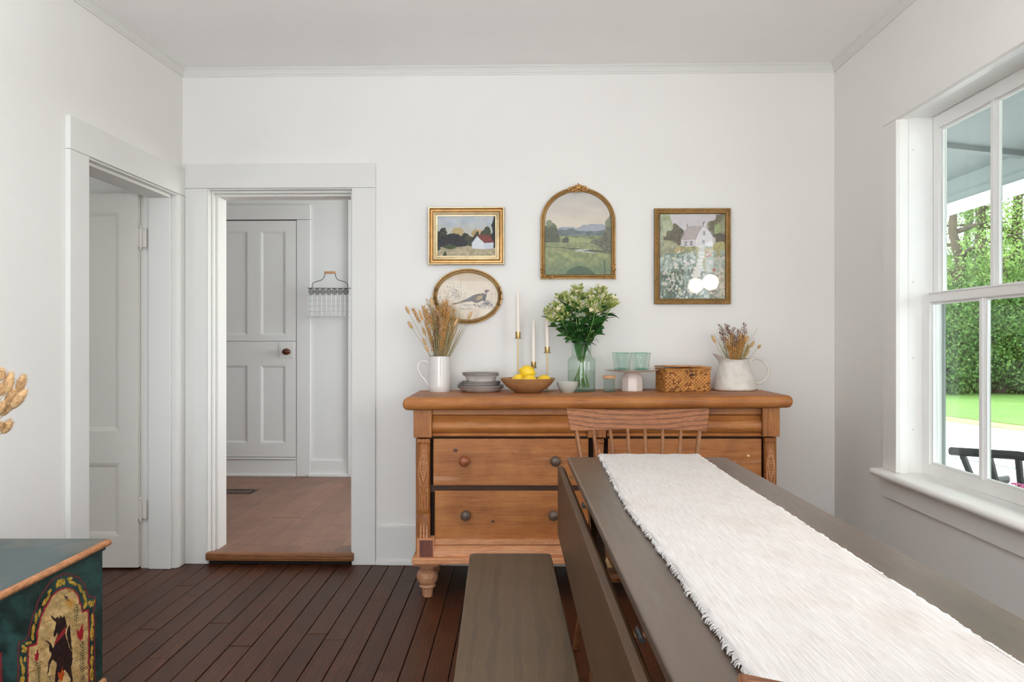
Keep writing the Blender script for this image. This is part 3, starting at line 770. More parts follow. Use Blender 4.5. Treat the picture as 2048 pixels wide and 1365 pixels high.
# pink flowers in a pot on a stand
px_, py_ = 2.02, 3.085
t = thing('potted_flowers', 'pot of pink flowers on a stand just outside the window', 'plant', (px_, py_, -.06))
MB().lathe([(.07, 0), (.09, .02), (.03, .05), (.03, .30), (.10, .34), (.10, .36), (0, .36)], (px_, py_, -.06), 20).build('stand', M['black'], t, smooth=40)
MB().lathe([(.07, 0), (.10, .15), (.105, .16), (.095, .16), (.09, .14), (0, .14)], (px_, py_, .30), 24).build('pot', M['celadon'], t, smooth=40)
M['pink'] = plain('pink_petal', '#d2548f', .5, var=.2)
rs = random.Random(3)
for k in range(16):
    a = rs.uniform(0, 6.28); r = rs.uniform(.0, .10); p = Vector((px_ + r * math.cos(a), py_ + r * math.sin(a), .52 + rs.uniform(0, .05)))
    q = MB(); q.tube([(px_, py_, .43), p], .0022, 5); o = q.build('stem', M['stem'], t)
    q = MB()
    for j in range(6):
        b = j * 1.047; q.ball(p + Vector((math.cos(b) * .009, math.sin(b) * .009, .003)), (.009, .009, .003), 6, 4)
    q.build('blossom', M['pink'], o)
# ================================================================== SIDEBOARD
SX0, SX1 = -.467, 1.200
def ztop(X): return .8765 + .0066 * (X + .46)
YF = 3.47                                     # drawer faces
def sx(px, Y=YF): return AX(px, Y)
def sz(py, Y=YF): return AZ(py, Y)
sb = thing('sideboard', 'wide antique pine sideboard with moulded top drawers, carved pilasters and turned feet', 'sideboard', (.366, 3.70, 0))
YB = 3.955
# top with half-round front and ends
q = MB(); th = .053; nn_ = 8
ring = []
def top_outline(off, z):
    x0, x1, y0, y1 = SX0 + off, SX1 - off, 3.405 + off, YB
    r = .012; pts = [(x0, y1), (x0, y0 + r), (x0 + r * .3, y0 + r * .3), (x0 + r, y0), (x1 - r, y0), (x1 - r * .3, y0 + r * .3), (x1, y0 + r), (x1, y1)]
    return [(x, y, z + .0066 * (x + .46) - .00) for x, y in pts]
sec = []
for k in range(nn_ + 1):
    a = -math.pi / 2 + math.pi * k / nn_; sec.append((.018 * (1 - math.cos(a)), .850 + .0265 * math.sin(a)))
vs = []; 
for off, z in sec: vs += top_outline(off, z)
k = 8; fs = [(i * k + j, i * k + (j + 1) % k, (i + 1) * k + (j + 1) % k, (i + 1) * k + j) for i in range(nn_) for j in range(k)]
fs += [tuple(reversed(range(k))), tuple(range(nn_ * k, nn_ * k + k))]
q.add(vs, fs); q.build('top', M['pine'], sb, smooth=50)
# carcass
cx0, cx1 = sx(830, 3.46), sx(1557, 3.46)
q = MB(); q.box(cx0, cx0 + .02, 3.485, YB - .01, .19, .822); q.box(cx1 - .02, cx1, 3.485, YB - .01, .19, .832); q.box(cx0, cx1, YB - .03, YB - .01, .19, .822); q.box(cx0, cx1, 3.50, YB - .01, .19, .21)
q.build('carcass', M['pine_v'], sb, bevel=.002)
q = MB(); q.box(cx0 + .02, cx1 - .02, 3.52, 3.54, .2, .82); q.build('inner_back', M['pine_dark'], sb)
q = MB(); zr = (sz(982, 3.5), sz(972, 3.5)); q.box(cx0 + .02, cx1 - .02, 3.500, 3.52, zr[0] - .008, zr[1] + .006); q.build('drawer_rail', M['rail_shade'], sb, bevel=.002)
q = MB(); q.box(cx0 + .02, cx1 - .02, 3.490, 3.52, sz(880), sz(874)); q.box(cx0 + .02, cx1 - .02, 3.49, 3.52, .818, .828); q.build('top_rail', M['pine_dark'], sb)
# cap blocks
mid0, mid1 = sx(1175, 3.435), sx(1212, 3.435)
for a, b, pyb in ((827, 863.5, 876), (1175, 1212, 876), (1525.5, 1560, 874)):
    q = MB(); y0 = 3.435; x0, x1 = sx(a, y0), sx(b, y0); zt_ = .8765 - .053 + .0066 * ((x0 + x1) / 2 + .46) + .001
    q.box(x0, x1, y0, 3.50, sz(pyb, y0), zt_); q.build('cap_block', M['pine_v'], sb, bevel=.002)
# moulded top drawers
def ogee(z0, z1, y):
    h = z1 - z0; P = [(y + .02, z0), (y - .004, z0), (y - .006, z0 + .006), (y - .004, z0 + .011), (y + .004, z0 + .013)]
    for k in range(0, 11):
        s = k / 10; z = z0 + .013 + (h * .74 - .013) * s
        P.append((y + .002 - .016 * math.sin(math.pi * min(1, s * 1.25) ** .9) + .014 * max(0, s - .7) / .3, z))
    P += [(y + .006, z0 + h * .76), (y - .001, z0 + h * .80), (y - .001, z1), (y + .02, z1)]
    return P
for a, b in ((865.5, 1173), (1213.5, 1523.5)):
    z0, z1 = sz(873.5, 3.455), sz(819, 3.455) - (0 if a < 1000 else -.003)
    dr = MB().prism([(p[0], p[1]) for p in ogee(z0, z1, 3.462)], sx(a), sx(b), 'x').build('moulded_drawer', M['pine'], sb, smooth=35)
    MB().box(sx(a) + .01, sx(b) - .01, 3.481, 3.51, z0, z1).build('drawer_box', M['pine_dark'], dr)
# plain drawers
def knob(px, py, mat, par, lab=None, r=.0225):
    x, z = sx(px, 3.43), sz(py, 3.43)
    q = MB(); q.lathe([(.012, 0), (.011, .006), (.010, .012), (.016, .018), (r, .027), (r * 1.02, .034), (r * .9, .042), (r * .55, .0475), (0, .049)], (x, 3.468, z), 24, M=Matrix.Rotation(R(90), 4, 'X'))
    tag(q.build('knob', mat, par, smooth=45), lab)
rows = [(878, 972), (982.5, 1079.5)]
for ri, (ya, yb) in enumerate(rows):
    for ci, (a, b) in enumerate(((866.5 + 3 * ri, 1177), (1216, 1523))):
        y0 = 3.468 - .0
        x0, x1, z0, z1 = sx(a), sx(b), sz(yb), sz(ya)
        q = MB(); q.box(x0, x1, y0, y0 + .022, z0, z1); dr = q.build('drawer', M['pine'], sb, bevel=.003)
        MB().box(x0 + .01, x1 - .01, 3.4905, 3.51, z0 + .01, z1 - .01).build('drawer_box', M['pine_dark'], dr)
        if ri == 0:
            if ci == 0:
                knob(928, 924, M['knobw'], dr, 'turned wooden drawer knob'); knob(1111, 924, M['knobd'], dr, 'darker wooden drawer knob')
            else: knob(1281, 924, M['knobd'], dr)
        else:
            if ci == 0:
                knob(931, 1033, M['knobd'], dr, 'worn grey-brown drawer knob'); knob(1107, 1033, M['knobd'], dr, 'worn grey-brown drawer knob')
            else: knob(1281, 1033, M['knobd'], dr); knob(1461, 1033, M['knobd'], dr)
# knots and dents on the drawer fronts
M['knot'] = plain('dark_knot', '#5a2a10', .5, var=.3); M['chip'] = plain('pale_chip', '#e0b47a', .6, var=.1)
def knotp(px, py, r, mat):
    q = MB(); x, z = sx(px, 3.467), sz(py, 3.467); rs = random.Random(px)
    q.prism([(x + r * (1 + .3 * rs.random()) * math.cos(a), z + r * .7 * (1 + .3 * rs.random()) * math.sin(a)) for a in [6.283 * k / 14 for k in range(14)]], 3.4672, 3.469, 'y'); q.build('wood_knot', mat, sb)
knotp(911, 902, .010, M['knot']); knotp(986, 1044, .007, M['knot']); knotp(1497, 912, .006, M['chip']); knotp(1495, 852, .005, M['knot'])
# carved pilasters
def pilaster(pa, pb, ztop_, zmidf, zbot):
    xc = (sx(pa, 3.45) + sx(pb, 3.45)) / 2; w = (sx(pb, 3.45) - sx(pa, 3.45)) / 2; y0 = 3.475
    zt_, zm_, zb_ = sz(ztop_), sz(zmidf), sz(zbot)
    secs = []
    n = 26
    for i in range(n + 1):
        s = i / n; z = zt_ + (zm_ - zt_) * s
        d = .010 + .020 * math.sin(math.pi * min(1, (s * .9 + .10))) ** .8 + (.010 * math.exp(-((s - .0) / .05) ** 2)) + .006 * math.exp(-((s - .97) / .05) ** 2)
        ww = w * (1.0 - .05 * math.sin(math.pi * s))
        secs.append((z, d, ww))
    q = MB(); vs = []
    for z, d, ww in secs:
        for j in range(9):
            a = math.pi * j / 8; vs.append((xc - ww * math.cos(a) * (1 if j in (0, 8) else .97), y0 - d * (math.sin(a) ** .5 if 0 < j < 8 else 0), z))
    fs = [(i * 9 + j, i * 9 + j + 1, (i + 1) * 9 + j + 1, (i + 1) * 9 + j) for i in range(n) for j in range(8)]
    fs += [tuple(range(9)), tuple(reversed(range(n * 9, n * 9 + 9)))] + [(i * 9 + 8, i * 9, (i + 1) * 9, (i + 1) * 9 + 8) for i in range(n)]
    q.add(vs, fs); pl = q.build('pilaster', M['pine_v'], sb, smooth=35)
    # lower foot of the pilaster
    q = MB(); vs = []; n2 = 10
    for i in range(n2 + 1):
        s = i / n2; z = zm_ + (zb_ - zm_) * s; d = .014 + .014 * s ** 1.2
        for j in range(9):
            a = math.pi * j / 8; vs.append((xc + .002 - w * .93 * math.cos(a), y0 - d * (math.sin(a) ** .5 if 0 < j < 8 else 0), z))
    fs = [(i * 9 + j, i * 9 + j + 1, (i + 1) * 9 + j + 1, (i + 1) * 9 + j) for i in range(n2) for j in range(8)] + [tuple(range(9)), tuple(reversed(range(n2 * 9, n2 * 9 + 9)))] + [(i * 9 + 8, i * 9, (i + 1) * 9, (i + 1) * 9 + 8) for i in range(n2)]
    q.add(vs, fs); q.build('pilaster_foot', M['pine_v'], pl, smooth=35)
    # carving: ruffle, lozenge leaf, flutes
    q = MB()
    for k in range(7):
        x = xc + (k - 3) * w * .27; q.ball((x, y0 - .022, zt_ - .012 + .002 * (k % 2)), (w * .13, .008, .011), 8, 6)
    def fy(z, x):   # pilaster front surface
        s = min(1, max(0, (z - zt_) / (zm_ - zt_))); dd = .010 + .020 * math.sin(math.pi * min(1, (s * .9 + .10))) ** .8
        c = min(.98, abs(x - xc) / w); return y0 - dd * (math.sqrt(1 - c * c)) ** .5
    H = zt_ - zm_
    def line(pts, r=.0022):
        q.tube([(xc + x * w, fy(zt_ - z * H, xc + x * w) - .0008, zt_ - z * H) for x, z in pts], r, 6)
    for s_ in (-1, 1):
        line([(0, .20), (s_ * .35, .29), (s_ * .48, .37), (s_ * .30, .47), (0, .56)], .0028)
        line([(0, .14), (s_ * .55, .28), (s_ * .72, .40), (s_ * .55, .52), (s_ * .15, .66)], .0024)
        line([(s_ * .75, .46), (s_ * .55, .62), (s_ * .22, .78)], .0024)
        line([(s_ * .62, .60), (s_ * .60, .80), (s_ * .60, .95)], .0026); line([(s_ * .22, .76), (s_ * .25, .86), (s_ * .25, .95)], .003)
    for k in range(7): line([(-.2, .30 + k * .032), (0, .305 + k * .032), (.2, .30 + k * .032)], .0022)
    H2 = zm_ - zb_
    for k in (-1, 0, 1):
        x = xc + .002 + k * w * .45; q.tube([(x, y0 - .017, zm_ - H2 * .35), (x, y0 - .027, zm_ - H2 * .6), (x, y0 - .031, zm_ - H2 * .93)], [.001, .0045, .005], 8)
    q.build('carving', M['pine_pale'], pl, smooth=40)
pilaster(833.5, 860, 877, 1028, 1080); pilaster(1187, 1209, 877, 1028, 1080); pilaster(1530, 1553, 875, 1028, 1080)
# base: blocks, moulding, plinth, feet
for a, b in ((833.5, 868.5), (1181, 1216), (1524, 1559)):
    y0 = 3.432; x0, x1 = sx(a, y0), sx(b, y0); z0, z1 = sz(1117.5, y0), sz(1078.5, y0)
    bl = MB().box(x0, x1, y0, 3.50, z0, z1).build('base_block', M['pine_pale'], sb, bevel=.002)
    MB().box(x0 + .012, x1 - .006, y0 - .0015, y0 + .004, z0 + .004, z1 - .006).build('block_inlay', M['redblock'], bl)
for a, b in ((869.5, 1180), (1217, 1523)):
    z0, zc, z1 = sz(1117.5, 3.44), sz(1091, 3.44), sz(1080, 3.44)
    P = [(3.50, z0), (3.434, z0), (3.431, z0 + .005)]
    for k in range(9): s = k / 8; P.append((3.431 + .004 * s + .020 * (s ** 2.2) - .004 * math.sin(math.pi * s), z0 + .005 + (zc - z0 - .007) * s))
    P += [(3.452, zc), (3.446, zc + .001), (3.446, z1), (3.50, z1)]
    MB().prism(P, sx(a), sx(b), 'x').build('base_moulding', M['pine_pale'], sb, smooth=35)
zp0, zp1 = AZ(1130, 3.41), AZ(1117.5, 3.41)
MB().box(AX(823.5, 3.41), AX(1566, 3.41), 3.408, 3.94, zp0, zp1).build('plinth_board', M['pine_pale'], sb, bevel=.004)
def foot(xc, yc, front=True):
    zt_ = zp0; q = MB()
    f = thing
    H = zt_
    MB().box(xc - .056, xc + .056, yc - .056, yc + .056, zt_ - .021, zt_).build('foot_block', M['pine_pale'], sb, bevel=.003)
    k = 1.0
    pr = [(0, 0), (.020, 0), (.0225, .004), (.0245, .030), (.028, .040), (.034, .042), (.0365, .047), (.034, .052), (.033, .055), (.040, .064), (.0455, .075), (.0470, .082), (.0455, .0825), (.0475, .086), (.0462, .0868), (.0465, .096), (.043, .107), (.036, .115), (.030, .119), (.031, .123), (.038, .127), (.040, .130), (.040, zt_ - .0205)]
    q.lathe(pr, (xc, yc, 0), 28); q.build('turned_foot', M['pine_foot'], sb, smooth=40)
fx = AX(855, 3.51)
for x, y in ((fx, 3.51), (1.131, 3.51), (fx, 3.87), (1.131, 3.87)): foot(x, y)
# ================================================================== TABLE
TX0, TX1, TY0, TY1, TZ = .1755, .682, .80, 2.546, .75
tb = thing('drop_leaf_table', 'long dark brown drop-leaf table with hanging side leaf, covered by a white runner', 'table', (.43, 1.67, 0))
cc = .022
pts = [(TX0, TY0), (TX1 - cc, TY0), (TX1, TY0 + cc), (TX1, TY1 - .022), (TX1 - .012, TY1 - .006), (TX1 - .03, TY1), (TX0 + .004, TY1), (TX0, TY1 - .003)]
MB().prism(pts, TZ - .021, TZ, 'z').build('tabletop', M['table'], tb, bevel=.004)
LZ1, LZ0 = .7215, .506
for s, nm in ((-1, 'l'), (1, 'r')):
    x0 = TX0 - .030 if s < 0 else TX1 + .006; x1 = x0 + .024
    xi, xo = (x1, x0) if s < 0 else (x0, x1)
    P = [(xo, LZ0), (xi, LZ0), (xi, LZ1 - .010), (xi + (xo - xi) * .25, LZ1 - .003), (xi + (xo - xi) * .45, LZ1), (xo, LZ1)]
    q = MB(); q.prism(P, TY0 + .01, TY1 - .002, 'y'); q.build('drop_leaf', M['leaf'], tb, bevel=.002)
    for yy in (2.33, 1.93, 1.43, 1.08):
        q = MB(); xm = (xi + (TX0 if s < 0 else TX1)) / 2
        q.tube([(xm, yy - .022, TZ - .026), (xm, yy + .022, TZ - .026)], .0030, 8)
        q.box(xm - .004, xm + .004, yy - .020, yy - .004, TZ - .030, TZ - .027); q.box(xm - .004, xm + .004, yy + .004, yy + .020, TZ - .030, TZ - .027)
        q.build('hinge', M['gold_dark'] if yy == 2.33 or yy == 1.43 else M['black'], tb)
ap = .06
for a in ((TX0 + .06, TX1 - .06, TY0 + .10, TY0 + .12), (TX0 + .06, TX1 - .06, TY1 - .12, TY1 - .10), (TX0 + .06, TX0 + .08, TY0 + .12, TY1 - .12), (TX1 - .08, TX1 - .06, TY0 + .12, TY1 - .12)):
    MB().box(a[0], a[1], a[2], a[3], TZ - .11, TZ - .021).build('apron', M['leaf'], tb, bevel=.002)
for x in (TX0 + .085, TX1 - .085):
    for y in (TY0 + .13, TY1 - .13):
        q = MB(); q.box(x - .027, x + .027, y - .027, y + .027, TZ - .16, TZ - .021)
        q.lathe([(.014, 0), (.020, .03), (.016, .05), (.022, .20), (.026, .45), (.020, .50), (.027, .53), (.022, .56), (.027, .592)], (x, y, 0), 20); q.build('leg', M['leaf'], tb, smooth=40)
# runner: thick hand-woven cotton, ragged edges
t = NT('woven_cotton'); co = t.coords((1, .04, 1)); co2 = t.coords((1, 1, 1)); n1 = t.noise(co, 420, 4, .65); n2 = t.noise(co2, 900, 3, .7); n3 = t.noise(co2, 6, 4)
c = t.ramp(n1, [(.3, lin('#b2ada9')), (.5, lin('#c1bcb9')), (.7, lin('#cbc8c6'))]); c = t.mix(c, t.ramp(n3, [(.5, (1, 1, 1)), (.66, lin('#eadfd2'))]), .3, 'MULTIPLY')
t.base(c).set(Roughness=.95); t.b.inputs['Specular IOR Level'].default_value = .1
t.bump(t.math('ADD', n1, t.math('MULTIPLY', n2, .7)), .22, .0012); M['cotton'] = t.mat
cl = [(2.560, .2805, .593), (2.46, .277, .589), (2.30, .272, .585), (2.16, .268, .581), (1.96, .259, .578), (1.712, .2535, .580), (1.594, .2560, .578), (1.445, .2595, .575), (1.25, .2600, .5735), (1.0667, .2590, .5715), (.8955, .2575, .569), (.795, .257, .568)]
ys = [c[0] for c in cl][::-1]; L_ = [c[1] for c in cl][::-1]; R_ = [c[2] for c in cl][::-1]
nx_, ny_ = 46, 330; rs = np.random.RandomState(4); V = []
ee = np.convolve(rs.normal(size=ny_ + 1), [.25, .5, .25], 'same')
e2 = np.convolve(rs.normal(size=ny_ + 1), [.25, .5, .25], 'same')
tot = .16 + (2.554 - .795) + .16
for j in range(ny_ + 1):
    s = tot * j / ny_
    if s < .16: y, zz_ = .795 - .0, TZ - (.16 - s)
    elif s > tot - .16: y, zz_ = 2.554, TZ - (s - (tot - .16))
    else: y, zz_ = .795 + s - .16, TZ + .005
    yy = min(max(y, .795), 2.56); l = np.interp(yy, ys, L_) + ee[j] * .0014; r = np.interp(yy, ys, R_) + e2[j] * .0022
    for i in range(nx_ + 1):
        f = i / nx_; z = zz_ + .0022 * mnoise.noise(Vector((f * 6, s * 9, 0))) * (1 if .16 <= s <= tot - .16 else .3) + (.0016 if .16 <= s <= tot - .16 else 0)
        bulge = .005 if (s < .16 or s > tot - .16) else 0
        yy2 = y + (bulge if s > tot - .16 else -bulge)
        V.append((l + (r - l) * f, yy2, z))
V = np.array(V); idx = np.arange((nx_ + 1) * (ny_ + 1)).reshape(ny_ + 1, nx_ + 1)
Q = np.stack([idx[:-1, :-1], idx[:-1, 1:], idx[1:, 1:], idx[1:, :-1]], -1).reshape(-1, 4)
rn = thing('table_runner', 'off-white hand-woven cotton runner with frayed edges along the dark table', 'table runner', (.42, 1.67, TZ))
o = npmesh('cloth', V, Q, M['cotton'], rn, Matrix.Identity(4), smooth=True); sd = o.modifiers.new('thick', 'SOLIDIFY'); sd.thickness = .0035; sd.offset = 1
q = MB(); rr_ = random.Random(9)
for side, arr in ((-1, L_), (1, R_)):
    y = .80
    while y < 2.55:
        x = np.interp(y, ys, arr); l = rr_.uniform(0, .0045) * (1 + .8 * math.sin(y * 37) * math.sin(y * 91))
        p0 = Vector((x - side * .004, y, TZ + .0095)); p1 = p0 + Vector((side * (l + .004), rr_.uniform(-.003, .003), -.003)); p2 = p1 + Vector((side * .002, rr_.uniform(-.003, .003), -.0035))
        q.tube([p0, p1, p2], [.0015, .0012, .0006], 4); y += rr_.uniform(.0012, .0034)
o = q.build('frayed_edge', M['cotton'], rn); o['kind'] = 'stuff'
# ================================================================== BENCH
be = thing('bench', 'low narrow dark brown wooden bench beside the table', 'bench', (0, 1.9, 0))
A = [(-.1326, 2.525), (.123, 2.525), (.1395, 1.20), (-.108, 1.20)]
q = MB(); rc = .016
P = [(A[3][0], 1.2), (A[2][0], 1.2), (A[1][0], 2.525 - rc), (A[1][0] - rc * .3, 2.525 - rc * .3), (A[1][0] - rc, 2.525), (A[0][0] + rc, 2.525), (A[0][0] + rc * .3, 2.525 - rc * .3), (A[0][0], 2.525 - rc)]
q.prism(P, .424, .45, 'z'); q.build('seat', M['bench'], be, bevel=.003)
for y in (2.36, 1.36):
    q = MB(); q.prism([(-.098, 0), (-.098, .424), (.108, .424), (.108, 0), (.06, 0), (.045, .09), (.005, .13), (-.035, .09), (-.05, 0)], y - .012, y + .012, 'y'); q.build('leg_board', M['bench'], be, bevel=.002)
MB().box(-.01, .012, 1.37, 2.35, .30, .37).build('stretcher', M['bench'], be, bevel=.002)
# ================================================================== CHAIRS
def make_chair(name, label, loc, rz):
    t = thing(name, label, 'chair', loc, rz)
    # rail
    q = MB(); n = 16; vs = []
    for i in range(n + 1):
        s = i / n * 2 - 1; x0 = s * .2485; y = .275 - .05 * s * s
        for (dz, zf) in ((.807, 0), (.885, 1)):
            xx = x0 * (.948 if zf == 0 else 1.0); yy = y + (.012 if zf else -.008); z = dz - (.0092 * (1 - s * s) if zf else .000)
            for th in (-.009, .009): vs.append((xx, yy + th, z))
    fs = []
    for i in range(n):
        a = i * 4; b = a + 4; fs += [(a, b, b + 2, a + 2), (a + 1, a + 3, b + 3, b + 1), (a, a + 1, b + 1, b), (a + 2, b + 2, b + 3, a + 3)]
    fs += [(0, 2, 3, 1), (n * 4, n * 4 + 1, n * 4 + 3, n * 4 + 2)]
    q.add(vs, fs); q.build('top_rail', M['oak'], t, local=True, bevel=.004, smooth=40)
    for k in range(8):
        f = (k - 3.5) / 3.5; xt, xb = f * .2145, f * .154; yt = .263 - .05 * f * f * .75; yb = .165 - .012 * f * f
        q = MB(); a = Vector((xb, yb, .435)); b = Vector((xt, yt, .812)); r = .0075 if abs(f) < .99 else .0095
        q.tube([a, a.lerp(b, .5), a.lerp(b, .93), b], [r, r * 1.02, r * .85, r * .7], 12); q.build('spindle', M['oak_v'], t, local=True, smooth=50)
    # seat: saddle shaped
    q = MB(); O = []
    for k in range(28):
        a = 2 * math.pi * k / 28; x = .225 * math.copysign(abs(math.cos(a)) ** .55, math.cos(a)); y = .205 * math.copysign(abs(math.sin(a)) ** .6, math.sin(a)); O.append((x * (1 - .10 * (y > 0) * y / .2), y))
    c0_, n0 = [], 28
    vs = [(x * .94, y * .94, .405) for x, y in O] + [(x, y, .420) for x, y in O] + [(x, y, .436) for x, y in O] + [(x * .96, y * .96, .441) for x, y in O] + [(x * .6, y * .6, .432) for x, y in O] + [(0, 0, .430)]
    fs = [tuple(reversed(range(n0)))] + [(r_ * n0 + k, r_ * n0 + (k + 1) % n0, (r_ + 1) * n0 + (k + 1) % n0, (r_ + 1) * n0 + k) for r_ in range(4) for k in range(n0)] + [(4 * n0 + k, 4 * n0 + (k + 1) % n0, 5 * n0) for k in range(n0)]
    q.add(vs, fs); q.build('seat', M['oak'], t, local=True, smooth=40)
    ends = {}
    for sx_ in (-1, 1):
        for back in (0, 1):
            a = Vector((sx_ * .155, .125 if back else -.13, .41)); b = Vector((sx_ * .205, .36 if back else -.195, 0)); ends[(sx_, back)] = (a, b)
            q = MB(); q.tube([a, a.lerp(b, .12), a.lerp(b, .3), a.lerp(b, .34), a.lerp(b, .38), a.lerp(b, .62), b], [.012, .014, .019, .015, .019, .018, .011], 14)
            q.build('leg', M['oak_v'], t, local=True, smooth=40)
    for sx_ in (-1, 1):
        a = ends[(sx_, 0)]; b = ends[(sx_, 1)]; p, r2 = a[0].lerp(a[1], .6), b[0].lerp(b[1], .6)
        MB().tube([p, p.lerp(r2, .5), r2], [.009, .012, .009], 10).build('stretcher', M['oak_v'], t, local=True, smooth=50)
    l = ends[(-1, 0)][0].lerp(ends[(-1, 0)][1], .6).lerp(ends[(-1, 1)][0].lerp(ends[(-1, 1)][1], .6), .5); r3 = Vector((-l.x, l.y, l.z))
    MB().tube([l, l.lerp(r3, .5), r3], [.009, .012, .009], 10).build('stretcher', M['oak_v'], t, local=True, smooth=50)
    return t
make_chair('spindle_back_chair', 'oak spindle-back chair at the far end of the table in front of the sideboard', (.4365, 2.548, 0), 0)
make_chair('spindle_back_chair', 'oak chair at the near end of the table, only its curved top rail in view', (.408, .799, 0), math.pi)
# ================================================================== CHEST
CX = -1.2746
M['wornedge'] = wood('worn_edge_wood', '#3b2a20', '#b0754c', '#d79d70', 'y', 10, .6, 4, contrast=.8, blotch=.6)
chh = thing('blanket_chest', 'dark teal painted chest with folk-art arched panels and worn lid edge', 'chest', (-1.46, 1.9, 0), 0)
cy0, cy1, czt = 1.30, 2.49, .482
q = MB(); q.box(-1.66, CX, cy0, cy1, .06, czt); q.build('chest_body', M['chestg'], chh, bevel=.004)
q = MB(); q.box(-1.668, CX + .012, cy0 - .010, cy1 + .006, .04, .070); q.build('base_moulding', M['wornedge'], chh, bevel=.006)
for x, y in ((-1.63, cy0 + .04), (CX - .03, cy0 + .04), (-1.63, cy1 - .04), (CX - .03, cy1 - .04)):
    MB().lathe([(.025, 0), (.036, .02), (.036, .035), (.028, .042)], (x, y, 0), 20).build('bun_foot', M['chestg'], chh, smooth=40)
# lid with rounded, worn edge
lz0, lz1 = .483, .5045; lx0, lx1, ly0, ly1 = -1.668, CX + .030, cy0 - .02, cy1 + .004
t = NT('painted_lid'); co = t.coords((1, .25, 1)); n1 = t.noise(co, 9, 6, .7); n2 = t.noise(t.coords(), 2.2, 4)
t.base(t.mix(t.ramp(n1, [(.35, lin('#24383c')), (.55, lin('#3d5358')), (.7, lin('#5f6f72'))]), t.ramp(n2, [(.5, lin('#3f5052')), (.7, lin('#9a8468'))]), .6)).set(Roughness=.4); M['lid'] = t.mat
MB().box(lx0, lx1 - .010, ly0, ly1, lz0, lz1).build('lid', M['lid'], chh, bevel=.004)
pr = [(lx1 - .012, lz0)] + [(lx1 - .012 + .012 * math.sin(a), (lz0 + lz1) / 2 - .0105 * math.cos(a)) for a in [math.pi * k / 8 for k in range(9)]] + [(lx1 - .012, lz1)]
MB().prism(pr, ly0, ly1 - .006, 'y').build('lid_edge', M['wornedge'], chh, smooth=50)
MB().box(CX - .001, CX + .012, cy0, cy1, lz0 - .013, lz0).build('lid_batten', M['chestg'], chh, bevel=.004)
# ------------------------------------------------------------------ numpy painting helpers
class Art:
    def __init__(s, X, Y, seed=1, warp=0.0, ws=1.0):
        s.X0, s.Y0 = X, Y; s.rs = np.random.RandomState(seed)
        s.wx = s.fbm(X, Y, ws, 1) * warp; s.wy = s.fbm(X, Y, ws, 2) * warp
        s.X, s.Y = X + s.wx, Y + s.wy; s.C = np.zeros(X.shape + (3,))
    def vn(s, X, Y, seed):
        r = np.random.RandomState(seed).rand(256, 256) * 2 - 1
        xi = np.floor(X).astype(int); yi = np.floor(Y).astype(int); fx_ = X - xi; fy_ = Y - yi; fx_ = fx_ * fx_ * (3 - 2 * fx_); fy_ = fy_ * fy_ * (3 - 2 * fy_)
        g = lambda a, b: r[a % 256, b % 256]
        return (g(xi, yi) * (1 - fx_) + g(xi + 1, yi) * fx_) * (1 - fy_) + (g(xi, yi + 1) * (1 - fx_) + g(xi + 1, yi + 1) * fx_) * fy_
    def fbm(s, X, Y, sc, seed, o=4): 
        v = 0; a = 1
        for k in range(o): v = v + a * s.vn(X * sc * 2 ** k, Y * sc * 2 ** k, seed * 7 + k); a *= .5
        return v
    def put(s, m, c, var=0.0, sc=.03, seed=3, c2=None):
        c = np.array(lin(c)); base = np.broadcast_to(c, s.C.shape).copy()
        if c2 is not None:
            f = np.clip(.5 + .9 * s.fbm(s.X0, s.Y0, sc, seed), 0, 1)[..., None]; base = base * (1 - f) + np.array(lin(c2)) * f
        if var: base = base * (1 + var * s.fbm(s.X0, s.Y0, sc * 1.7, seed + 1)[..., None])
        m = m[..., None].astype(float) if m.dtype == bool else m[..., None]
        s.C = s.C * (1 - m) + base * m
    def poly(s, P, warp=True):
        X, Y = (s.X, s.Y) if warp else (s.X0, s.Y0); ins = np.zeros(X.shape, bool); n = len(P)
        for i in range(n):
            x1, y1 = P[i]; x2, y2 = P[(i + 1) % n]
            if y1 == y2: continue
            c = ((y1 > Y) != (y2 > Y)) & (X < (x2 - x1) * (Y - y1) / (y2 - y1) + x1); ins ^= c
        return ins
    def ell(s, cx, cy, rx, ry, warp=True, rot=0):
        X, Y = (s.X, s.Y) if warp else (s.X0, s.Y0); dx, dy = X - cx, Y - cy
        if rot: c, q_ = math.cos(rot), math.sin(rot); dx, dy = dx * c + dy * q_, -dx * q_ + dy * c
        return (dx / rx) ** 2 + (dy / ry) ** 2 < 1
    def line(s, P, w, warp=False):
        X, Y = (s.X, s.Y) if warp else (s.X0, s.Y0); m = np.zeros(X.shape, bool)
        for (x1, y1), (x2, y2) in zip(P, P[1:]):
            dx, dy = x2 - x1, y2 - y1; L2 = dx * dx + dy * dy + 1e-9; t_ = np.clip(((X - x1) * dx + (Y - y1) * dy) / L2, 0, 1)
            m |= (X - x1 - t_ * dx) ** 2 + (Y - y1 - t_ * dy) ** 2 < w * w
        return m
